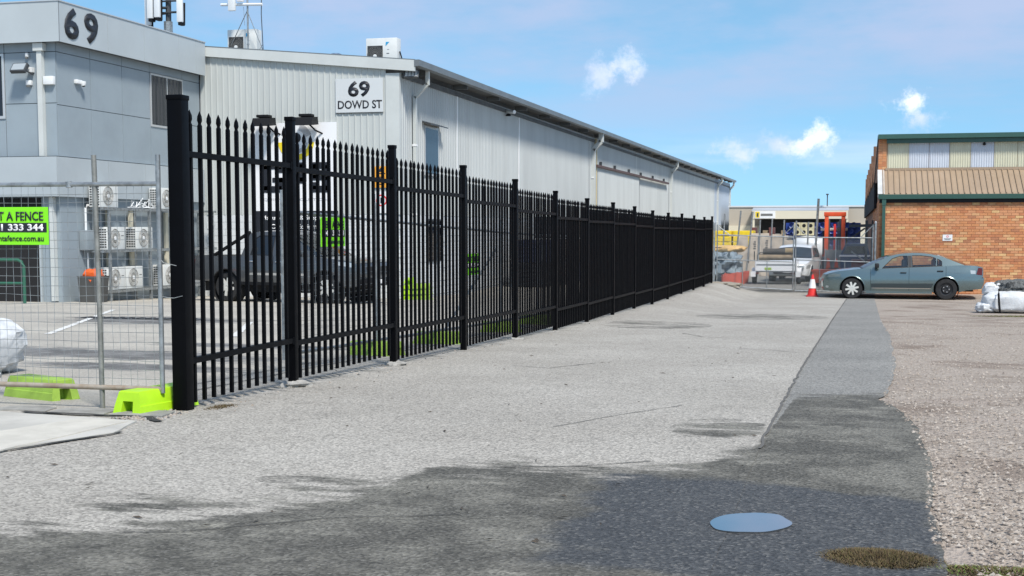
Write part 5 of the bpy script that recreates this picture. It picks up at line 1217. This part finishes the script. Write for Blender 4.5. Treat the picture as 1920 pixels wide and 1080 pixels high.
root = thing('ute', 'charcoal dual cab ute with sports bar parked behind the black fence', 'ute', (UTE[0] + nose.x * mid, UTE[1] + nose.y * mid, gz(*UTE) + .012), ang + PI)
vehicle(root, ute)
m = MB()
for s in (-1, 1): m.tube([(4.55, s * .78, 1.17), (4.30, s * .76, 1.30), (3.55, s * .66, 1.72), (3.45, s * .62, 1.78)], .045, 8)
m.tube([(3.60, -.66, 1.70), (3.60, .66, 1.70)], .045, 8); m.build('sports_bar', black_plastic, root, True, False)
MB().box(.45, 5.0, -.58, .58, .26, .56).build('chassis', shed_dark, root, False, False)  # chassis block, near-black to paint in the shade under the ute
MB().bbox(-.04, .12, -.72, .72, .46, .68, .04).build('bumper', black_plastic, root, True, False); MB().box(-.045, .04, -.48, .48, .74, .94).build('grille', trim_black, root, False, False); MB().box(-.055, -.04, -.19, .19, .52, .62).build('number_plate', white_p, root, False, False)
MB().box(4.9, 5.34, -.7, .7, .48, .60).build('rear_bumper', chrome, root, False, False)
# --- white wagon in the yard
wag = dict(L=4.3, paint=car_white, sill=.22, xf=.85, xr=3.35, wr=.30, doors=(1.40, 2.40, 3.20), rdoor_arch=True, tumble=.34,
    hw=[(0.06, .62), (.2, .74), (.5, .81), (1.0, .84), (3.4, .84), (4.0, .80), (4.25, .74)], kz=[(.2, .94), (.35, .985), (.55, 1.0), (.75, .985), (.95, .93)],
    top=[(.08, .66), (.25, .74), (.7, .83), (1.25, .91), (2.2, .93), (3.4, .96), (4.25, .96)],
    front=[(.30, .22), (.10, .26), (.06, .38), (.06, .52), (.10, .62), (.15, .69)], rear=[(4.22, .96), (4.25, .75), (4.25, .5), (4.2, .32), (3.9, .28)],
    bulge=(.12, .05), gh=dict(cowl=1.20, cback=4.15, roof=[(1.95, 1.30), (2.3, 1.38), (3.0, 1.40), (3.6, 1.37), (3.95, 1.30)], wins=[[(1.76, .96), (2.36, .96), (2.36, 1.30), (2.14, 1.28)], [(2.46, .97), (3.10, .98), (3.08, 1.30), (2.46, 1.31)], [(3.22, .99), (3.80, 1.0), (3.66, 1.27), (3.20, 1.29)]]),
    seats=(2.3, 3.1), style=('steel', 'steel'), glass=car_glass_dark, glass_s=car_glass_dark, mirror=(1.5, 1.0), decals=[('headlight', [(.14, .50), (.52, .56), (.55, .66), (.34, .68), (.17, .64)], lamp_clear)])
YG = -.84
root = thing('white_wagon', 'white station wagon parked facing the gates behind the trailer', 'car', (-2.48, 53.6, YG + .02), R(84))
vehicle(root, wag)
for s in (-1, 1): MB().bbox(-.06, .06, s * .48 - .16, s * .48 + .16, .50, .64, .03).build('headlight', lamp_clear, root, True, False)
MB().box(-.07, .0, -.28, .28, .50, .58).build('grille', trim_black, root, False, False); MB().box(-.05, .05, -.55, .55, .30, .40).build('lower_grille', trim_black, root, False, False)
# ------------------------------------------------------------------ cone, bags
ORD = ('first', 'second', 'third', 'fourth', 'fifth', 'sixth', 'seventh', 'eighth', 'ninth', 'tenth', 'eleventh', 'twelfth')
t = thing('traffic_cone', 'red and white traffic cone in front of the sedan nose', 'cone', (-1.22, 43.35, gz(-1.2, 43.35)))
MB().lathe([(.001, .70), (.028, .70), (.155, .05), (.17, .045)], 24, 'Z').build('shell', cone_red, t, True, False); MB().bbox(-.19, .19, -.19, .19, .0, .05, .015).build('base', mat('cone_base', (.45, .03, .03), .6), t, True, False)
MB().lathe([(.062, .555), (.118, .27), (.122, .27), (.066, .555)], 24, 'Z').build('white_band', white_p, t, True, False)
bz = gz(3.5, 31)
bg_ = thing('bulk_bag', 'slumped white bulk bag full of grey netting on the gravel', 'bag', (3.75, 31.3, bz))
lump((3.60, 31.35, bz), (.78, .50, .25), .55, .10, 2.2, 56, 26, 11).build('sack', cloth_white, bg_, True)
lump((2.86, 31.2, bz), (.20, .28, .11), .7, .22, 2.6, 26, 14, 5).build('slumped_corner', cloth_white, bg_, True)
lump((3.02, 31.35, bz + .36), (.20, .22, .15), .7, .25, 2.6, 26, 14, 15).build('folded_rim', cloth_white, bg_, True)
lump((4.22, 31.40, bz + .34), (.25, .22, .14), .7, .25, 2.6, 26, 14, 25).build('folded_rim', cloth_white, bg_, True)
for x in (3.12, 4.08):
    MB().tube([(x, 30.93, bz + .52), (x - .02, 30.80, bz + .43), (x, 30.80, bz + .2), (x + .02, 30.82, bz + .04)], .024, 6).build('strap', black_plastic, bg_, True)
tag(lump((3.56, 31.35, bz + .40), (.50, .34, .17), .75, .26, 2.8, 44, 20, 31).build('netting_heap', net_grey, None, True), 'grey crumpled netting heaped on top of the bulk bag', 'netting')
bz = gz(-7.3, 10.1)
b2 = thing('bulk_bag', 'white bulk bag with black piping and dark printing at the left edge', 'bag', (-7.6, 10.1, bz))
lump((-7.66, 10.15, bz), (.52, .45, .25), .55, .14, 2.8, 48, 24, 41).build('sack', cloth_white, b2, True)
MB().tube([(-7.75, 9.68, bz + .54), (-7.36, 9.70, bz + .47), (-7.13, 9.78, bz + .36), (-7.12, 9.78, bz + .16), (-7.17, 9.80, bz + .05)], .012, 6).build('piping', black_plastic, b2, True)
MB().box(-7.60, -7.24, 9.66, 9.70, bz + .17, bz + .28).build('print_band', mat('print_grey', (.22, .22, .24), .7, var=.5, vscale=40), b2)
lump((-7.2, 9.85, bz), (.17, .12, .045), .8, .3, 3, 22, 10, 8).build('fallen_flap', cloth_white, b2, True)
# stack of spare blocks by the warehouse wall
for i in range(4): block(-11.9, 35.2, R(4 * i - 6), 'lime fence block, %s of the tall stack by the warehouse corner' % ('bottom', 'second', 'third', 'top')[i], fm_new, 'stack of spare blocks', .152 * i)
for i in range(3): block(-11.55, 35.15, R(86 + 5 * i), 'dusty lime block, %s of the short stack by the warehouse corner' % ('bottom', 'middle', 'top')[i], fm_old, 'lower stack of spare blocks', .152 * i)
# dark crates stacked along the warehouse side
k = 0
for y, n in ((46.5, 2), (48.2, 2), (50.0, 3), (52.0, 2), (54.0, 3), (56.2, 3), (58.5, 3), (61, 3)):
    for j in range(n):
        x0 = -11.9 + .15 * ((k * 7) % 3); z0 = gz(-11, y) + .012 + j * .86
        t = thing('crate', 'dark slatted crate %s the %s stack from the warehouse corner' % (('at the foot of', 'in the middle of', 'on top of')[j if n == 3 else (0, 2)[j]], ORD[[46.5, 48.2, 50.0, 52.0, 54.0, 56.2, 58.5, 61].index(y)]), 'crate', (x0, y, z0), 0, 'dark crates along the warehouse')
        mm = [mat('crate_dark', (.03, .033, .04), .7, var=.4), mat('crate_navy', (.02, .03, .075), .6, var=.3), mat('crate_brown', (.05, .042, .032), .8, var=.4)][k % 3]
        for q in range(5): MB().box(0, 1.2, 0, .03, .04 + q * .165, .04 + q * .165 + .13).build('slat', mm, t, False, False); MB().box(1.17, 1.2, .035, 1.4, .04 + q * .165, .04 + q * .165 + .13).build('slat', mm, t, False, False)
        MB().box(.03, 1.165, .032, 1.38, .01, .82).build('liner', mm, t, False, False); k += 1

# ------------------------------------------------------------------ storage yard beyond the gates
tr = thing('box_trailer', 'white box trailer loaded with rolls behind the left gate', 'trailer', (-2.85, 51.2, YG))
TY = 51.0
MB().bbox(-3.55, -2.05, TY, TY + 2.1, YG + .48, YG + .54, .01).build('deck', galv, tr)
tg = MB().bbox(-3.55, -2.05, TY - .03, TY + .0, YG + .52, YG + .90, .01).build('tailgate', car_white, tr); MB().box(-3.20, -2.95, TY - .04, TY - .031, YG + .56, YG + .65).build('number_plate', lime_old, tg); MB().box(-3.5, -2.1, TY - .045, TY - .031, YG + .74, YG + .78).build('latch_bar', galv, tg)
for x in (-3.57, -2.05): MB().bbox(x, x + .03, TY + .01, TY + 2.1, YG + .52, YG + .90, .01).build('side_board', car_white, tr)
for x in (-3.72, -2.06): MB().prism([(TY + .55, YG + .42), (TY + .62, YG + .62), (TY + 1.28, YG + .62), (TY + 1.35, YG + .42), (TY + 1.28, YG + .44), (TY + 1.22, YG + .58), (TY + .68, YG + .58), (TY + .62, YG + .44)], 'X', x, x + .19).build('mudguard', car_white, tr)
for x in (-3.64, -1.98):
    w_ = MB().lathe([(.18, -.08), (.27, -.08), (.29, -.05), (.29, .05), (.27, .08), (.18, .08), (.16, 0), (.18, -.08)], 26, 'X', (x, TY + .95, YG + .30)).build('wheel', tyre_m, tr, True); MB().lathe([(.001, -.03), (.18, -.05), (.18, .05), (.001, .03)], 20, 'X', (x, TY + .95, YG + .30)).build('hub', galv, w_, True)
for x in (-3.52, -2.2): MB().box(x, x + .10, TY - .05, TY - .03, YG + .40, YG + .47).build('tail_light', lamp_red, tr)
MB().box(-3.72, -3.53, TY - .02, TY + .02, YG + .30, YG + .50).build('mud_flap', plastic_white, tr); MB().box(-2.06, -1.87, TY - .02, TY + .02, YG + .30, YG + .50).build('mud_flap', plastic_white, tr)
for i, (z, x0, x1, mm, lb) in enumerate(((1.03, -3.45, -2.2, wood, 'tan roll lying across the trailer load'), (1.24, -3.30, -2.5, mat('dark_roll', (.07, .06, .05), .8, var=.4), 'dark roll on top of the trailer load'), (1.26, -2.48, -2.2, mat('tan_roll', (.36, .27, .15), .8, var=.3), 'short tan roll end on the trailer load'))):
    tag(MB().tube([(x0, TY + .5, YG + z), (x1, TY + .5, YG + z)], .12, 14).build('roll', mm, None, True), lb, 'roll')
tag(MB().tube([(-3.62, TY + .4, YG + .90), (-3.62, TY + .4, YG + 1.25)], .02, 6).tube([(-3.5, TY + .4, YG + .9), (-3.5, TY + .4, YG + 1.12), (-3.40, TY + .4, YG + 1.2), (-2.25, TY + .4, YG + 1.18), (-2.2, TY + .4, YG + .9)], .018, 6).build('load_rack', black_plastic, None, True), 'black tube rail round the trailer load', 'rail')
# forklift seen from behind the gate
FY = 58.0; fx = -.75
fk = thing('forklift', 'orange forklift with tall mast and pale cab roof behind the right gate', 'forklift', (fx, FY, YG))
B = lambda nm, x0, x1, y0, y1, z0, z1, m_, b_=.02: MB().bbox(fx + x0, fx + x1, FY + y0, FY + y1, YG + z0, YG + z1, b_).build(nm, m_, fk, True)
for x in (-.42, .26): B('mast_rail', x, x + .16, -.45, -.25, .25, 2.62, forklift_orange); B('inner_rail', x + (.14 if x < 0 else -.08), x + (.22 if x < 0 else .0), -.40, -.28, .3, 2.5, dark_grey)
B('mast_head', -.45, .45, -.47, -.27, 2.62, 2.80, forklift_orange); B('cross_tie', -.42, .42, -.44, -.30, 1.65, 1.74, dark_grey); B('lift_cylinder', -.05, .05, -.42, -.34, .4, 2.3, cone_red); B('lift_cylinder', .10, .16, -.42, -.34, .4, 2.4, dark_grey)
B('carriage', -.5, .5, -.56, -.47, .42, .95, dark_grey); B('body', -.52, .52, -.1, 1.6, .3, 1.05, forklift_orange, .06); B('counterweight', -.5, .5, 1.4, 1.95, .3, 1.2, forklift_orange, .1)
B('overhead_guard', -.58, .52, -.2, 1.35, 2.02, 2.14, mat('cab_roof', (.62, .58, .52), .6), .03)
for x in (-.5, .45): B('guard_post', x, x + .06, -.15, -.08, 1.0, 2.03, trim_black); B('guard_post', x, x + .06, 1.25, 1.32, 1.0, 2.03, trim_black)
for x in (-.34, .22): B('fork', x, x + .12, -1.55, -.52, .12, .17, dark_grey); B('fork_heel', x, x + .12, -.58, -.52, .12, .85, forklift_orange)
for x in (-.56, .40):
    for y in (.1, 1.45): MB().lathe([(.1, -.1), (.30, -.1), (.32, 0), (.30, .1), (.1, .1)], 22, 'X', (fx + x + .08, FY + y, YG + .32)).build('wheel', tyre_m, fk, True)
ow = thing('work_platform', 'orange steel skip tray with worn white print in front of the forklift', 'tray', (-.9, 50.5, YG))
m = MB(); m.prism([(50.2, YG + .12), (50.2, YG + .52), (50.35, YG + .60), (51.2, YG + .60), (51.3, YG + .12)], 'X', -1.42, -.05); m.build('tray', forklift_orange, ow)
MB().box(-1.46, -.02, 50.16, 50.2, YG + .54, YG + .60).build('rim', forklift_orange, ow); MB().box(-1.40, -.1, 50.25, 51.2, YG, YG + .12).build('skid', dark_grey, ow)
for xa, xb in ((-1.2, -1.04), (-1.02, -.93), (-.91, -.72), (-.70, -.58)): MB().box(xa, xb, 50.192, 50.2, YG + .26, YG + .33).build('worn_print', white_p, ow)
# grey mesh cage and red fender objects
t = thing('mesh_screen', 'grey mesh screen standing behind the right gate', 'screen', (-.7, 52.5, YG)); MB().box(-1.05, .05, 52.48, 52.52, YG + .62, YG + 1.30).build('sheet', mat('grey_mesh', (.22, .225, .22), .8, var=.3, vscale=12), t)
for x in (-1.05, .02): MB().box(x, x + .04, 52.46, 52.54, YG, YG + 1.34).build('leg', galv, t)
for i, x in enumerate((-.98, -.68)): tag(MB().prism([(x, YG + .62), (x + .16, YG + .62), (x + .12, YG + .95), (x + .04, YG + .99)], 'Y', 52.35, 52.44).build('marker_fin', forklift_orange, None), ('left', 'right')[i] + ' orange marker fin on the grey mesh screen', 'marker')
# dark machine frame by the brick corner, slanting steel
t = thing('steel_gantry', 'dark steel frame with a long beam behind the brick corner', 'frame', (.2, 49, YG)); 
for p0, p1, w_ in (((-.15, 49, YG + 2.20), (.72, 49, YG + 2.22), .10), ((.45, 49, YG), (.45, 49, YG + 2.4), .09), ((.62, 49, YG), (.66, 49, YG + 2.4), .07), ((-.1, 49.1, YG + 1.75), (.40, 49.1, YG + 2.12), .06), ((-.05, 48.9, YG + 1.30), (.42, 48.9, YG + .95), .04)): MB().bar(p0, p1, w_, w_).build('member', dark_grey if w_ > .05 else galv, t)
t = thing('blue_van', 'dark blue pickup cab behind the steel frame', 'car', (.15, 52, YG))
MB().prism([(-.45, YG + .5), (-.45, YG + 1.15), (-.28, YG + 1.52), (.50, YG + 1.54), (.62, YG + 1.15), (.66, YG + .5)], 'Y', 52, 53.6).build('cab', mat('navy_paint', (.02, .035, .11), .35, .3, coat=.5), t); MB().prism([(-.36, YG + 1.16), (-.22, YG + 1.45), (.44, YG + 1.46), (.53, YG + 1.16)], 'Y', 51.985, 52.0).build('window', car_glass_dark, t)
MB().box(-.5, .7, 51.97, 52.0, YG + 1.05, YG + 1.12).build('chrome_strip', white_p, t)
for x in (-.38, .44): MB().lathe([(.1, -.09), (.3, -.09), (.3, .09), (.1, .09)], 20, 'X', (x, 52.4, YG + .30)).build('wheel', tyre_m, t)
tag(MB().bbox(-.05, .62, 50.3, 50.9, YG, YG + .98, .03).build('tool_chest', mat('dark_red', (.16, .02, .02), .5, var=.3), None), 'dark red tool chest behind the right gate', 'chest')
# white plant machine with cable drums
t = thing('white_boat_body', 'white rounded plant body under black cable drums', 'machine', (-2.0, 63, YG))
lump((-1.95, 63.0, YG + .62), (.85, .8, .58), .75, .06, 2, 36, 20, 9).build('shell', car_white, t, True); MB().box(-2.5, -1.3, 62.6, 63.6, YG, YG + .8).build('chassis', dark_grey, t)
for i, (x, z) in enumerate(((-2.5, 1.95), (-2.2, 1.95), (-1.9, 1.95), (-2.5, 2.245), (-2.2, 2.245), (-1.9, 2.245))):
    q = thing('timber_post_end', 'pale timber post with a dark core, %s of the bundle' % ('bottom left', 'bottom centre', 'bottom right', 'top left', 'top centre', 'top right')[i], 'post end', (x, 62.9, YG + z)); MB().bbox(-.145, .145, 0, 1.0, -.145, .145, .01).build('block', mat('pale_timber', (.66, .60, .38), .8, var=.2), q, False, False); MB().lathe([(.001, -.004), (.085, -.004), (.085, .01)], 14, 'Y').build('hole', shed_dark, q, False, False)
# stone slab stacks
rnd = random.Random(31)
for i in range(11):
    x = -5.25 + (i % 6) * .50 + (.25 if i > 5 else 0); y = 60.5 + (i // 6) * 3.0; h = (1.35, 1.6, 1.75, 1.8, 1.75, 1.6, 1.8, 1.9, 1.9, 1.85, 1.8)[i]
    t = thing('stone_slab', 'tall pale stone slab leaning in the rack, %s from the fence end in the %s row' % (('first', 'second', 'third', 'fourth', 'fifth', 'sixth')[i % 6], ('front', 'back')[i // 6]), 'slab', (x, y, YG), 0, 'stone slabs in the yard')
    o = MB().bbox(-.23, .23, 0, .14, 0, h, .012).build('slab', stone, t, False, False); o.rotation_euler = (R(-4), R(rnd.uniform(-2, 2)), 0)
    if i in (2, 3): 
        mk = MB()
        for q in range(4): mk.box(-.06 + .02 * (q % 2), .05, -.012, -.003, h - .55 + q * .10, h - .50 + q * .10)
        mk.build('stencil_mark', dark_grey, o, False, False)
for i in range(8):
    x = -5.6 + i * .52; tag(MB().tube([(x, 59.6, YG), (x + (.25 if i in (1, 2) else .06), 59.9, YG + (2.75, 2.9, 2.85, 2.5, 2.55, 2.5, 2.45, 2.4)[i])], .035, 8).build('steel_stanchion', galv, None, True), '%s steel stanchion from the fence end before the stone slabs' % ('first', 'second', 'third', 'fourth', 'fifth', 'sixth', 'seventh', 'eighth')[i], 'stanchion', 'steel stanchions in the yard')
# blue grey tarped heap with orange top and orange netting along the yard edge
tag(lump((-5.15, 54.5, YG), (.75, 2.0, .56), .6, .30, 3.5, 60, 30, 3).build('tarp_heap', mat('grey_tarp', (.25, .31, .35), .6, var=.35, vscale=3, bump=.4, bscale=6), None, True), 'heap under a blue grey tarp behind the left gate', 'tarp')
tag(lump((-5.15, 56.6, YG + 1.1), (.8, .9, .16), .8, .2, 2, 30, 12, 4).build('timber_pack', mat('tan_board', (.72, .46, .18), .8, var=.25), None, True), 'tan timber pack on top of the tarped heap', 'timber')
nm_ = MB(); pts = [(-4.35, 46.3), (-4.5, 48.5), (-4.1, 50.5), (-3.95, 52.6)]; vs = []; n = 24
for i in range(n + 1):
    u = i / n * 3; k = min(2, int(u)); f = u - k; x = pts[k][0] + (pts[k + 1][0] - pts[k][0]) * f; y = pts[k][1] + (pts[k + 1][1] - pts[k][1]) * f; jz = .06 * noise.noise(Vector((i * .5, 2, 0)))
    for th in (0, .02): vs += [(x + th + .04 * math.sin(i * 1.7), y, YG + .0), (x + th + .05 * math.sin(i * 1.1), y, YG + .48 + jz)]
nm_.add(vs, [f for i in range(n) for f in ((4 * i, 4 * i + 4, 4 * i + 5, 4 * i + 1), (4 * i + 2, 4 * i + 3, 4 * i + 7, 4 * i + 6), (4 * i + 1, 4 * i + 5, 4 * i + 7, 4 * i + 3))]).build('barrier_netting', mat('red_netting', (.62, .11, .07), .8, var=.3, vscale=14), None)
tag(bpy.data.objects['barrier_netting'], 'low red orange barrier netting along the left yard edge', 'netting')
# yellow bundles and blue pipe ends under the far shed
for i in range(6):
    tag(MB().bbox(-8.6 + (i % 2) * 1.35, -7.35 + (i % 2) * 1.35, 84, 86, YG + .95 + (i // 2) * .36, YG + 1.28 + (i // 2) * .36, .05).build('yellow_bundle', yellow_b, None), 'yellow wrapped bundle, %s of the %s pair' % (('left', 'right')[i % 2], ('bottom', 'middle', 'top')[i // 2]), 'bundle', 'yellow bundles')
tag(MB().box(-8.7, -5.9, 83.9, 86.1, YG, YG + .95).build('bundle_rack', dark_grey, None), 'dark rack under the yellow bundles', 'rack')
pipe_me = MB().lathe([(.001, .12), (.12, .12), (.13, 0), (.165, -.02), (.165, 1.5), (.001, 1.5)], 14, 'Y').mesh('pipe', blue_pipe, True)
k = 0
for r_ in range(4):
    for c in range(12 - (r_ % 2)):
        o = place('blue_pipe', pipe_me, None, True, (-3.6 + c * .345 + (r_ % 2) * .172, 78, YG + 1.32 + r_ * .335)); tag(o, 'blue pipe end, %s from the left in the %s row of the stack' % (ORD[c], ('bottom', 'second', 'third', 'top')[r_]), 'pipe', 'stack of blue pipes'); k += 1
tag(MB().box(-3.75, .4, 78.25, 79.4, YG + 1.2, YG + 2.45).build('pipe_bundle_core', blue_pipe, None), 'blue mass of pipes deep inside the stack', 'pipes', 'stack of blue pipes')
tag(MB().box(-4.1, .9, 77.9, 79.6, YG, YG + 1.15).build('pipe_cradle', mat('cradle', (.10, .12, .2), .7, var=.4), None), 'dark cradle under the stacked blue pipes', 'rack')
for i in range(10):
    tag(MB().bbox(-7.4 + i * .42, -7.06 + i * .42, 95, 97, YG + .6, YG + 2.0 + .25 * math.sin(i * 2.1), .03).build('brown_stack', [wood, mat('maroon_sheet', (.14, .05, .045), .7), mat('grey_stack', (.18, .17, .15), .8)][i % 3], None), 'brown material stack in the far shed opening, number %s from the left' % ('one', 'two', 'three', 'four', 'five', 'six', 'seven', 'eight', 'nine', 'ten')[i], 'stack', 'stacks in the far shed opening')
# far beige shed
SY = 128.0; sc = SY / 110
fs_ = thing('beige_shed', 'long beige industrial shed with a cream canopy at the far end of the yard', 'shed', (-4, SY, -.9))
zr = lambda z: (z - EYE) * sc + EYE
MB().box(-11.6, 14, SY + 2, SY + 14, -1.2, zr(3.05)).build('wall', beige_wall, fs_); MB().box(-11.7, 14, SY + 1.9, SY + 14.1, zr(3.05) + .004, zr(3.18)).build('parapet_cap', mat('pale_cap', (.62, .64, .64), .5), fs_)
MB().box(-11.6, 14, SY + 1.7, SY + 1.99, -1.2, zr(1.55)).build('lower_wall', cream_wall, fs_)
MB().box(-9.25, -.50, SY - .4, SY - .1, zr(2.08), zr(2.73)).build('canopy_fascia', cream_wall, fs_)
MB().add([(-9.3, SY - .4, zr(2.74)), (-.45, SY - .4, zr(2.74)), (-.45, SY + 1.9, zr(3.02)), (-9.3, SY + 1.9, zr(3.02))], [(0, 1, 2, 3)]).build('canopy_roof', mat('pale_roof', (.40, .43, .46), .5, var=.15, vscale=.5), fs_)
MB().box(-8.6, -.6, SY + 1.0, SY + 1.69, -1.2, zr(2.07)).build('opening', shed_dark, fs_)
for x in (-9.2, -.65): MB().box(x, x + .18, SY - .35, SY - .12, -1.0, zr(2.08)).build('canopy_post', cream_wall, fs_)
q = thing('shop_sign', 'small sign with yellow emblem and grey lettering strip on the cream canopy', 'sign', (-8, SY - .42, zr(2.2)))
MB().box(-9.02, -7.1, SY - .44, SY - .402, zr(2.12), zr(2.70)).build('board', white_p, q); MB().box(-8.95, -8.55, SY - .455, SY - .44, zr(2.18), zr(2.66)).build('emblem', yellow_b, q); MB().box(-8.82, -8.66, SY - .462, SY - .455, zr(2.25), zr(2.55)).build('emblem_mark', dark_grey, q); MB().box(-8.45, -7.35, SY - .452, SY - .44, zr(2.32), zr(2.50)).build('lettering_strip', ac_grey, q)
q = thing('light_pole', 'tall thin light pole rising above the far shed', 'pole', (-2.4, SY + 4, 0)); MB().tube([(-2.42, SY + 1.2, zr(3.1)), (-2.42, SY + 1.2, zr(4.0))], .05, 8).build('shaft', dark_grey, q); MB().bbox(-2.55, -2.3, SY + 1.0, SY + 1.3, zr(4.0), zr(4.1), .02).build('lamp_head', dark_grey, q)
tag(MB().tube([(-1.55, 57.0, YG + .3), (-1.42, 57.0, YG + 3.35)], .05, 8).build('leaning_pole', galv, None, True), 'leaning grey pole left of the forklift mast', 'pole')
for o in bpy.data.objects:
    if o.type == 'MESH' and o.name.startswith('x.'): bpy.data.objects.remove(o)
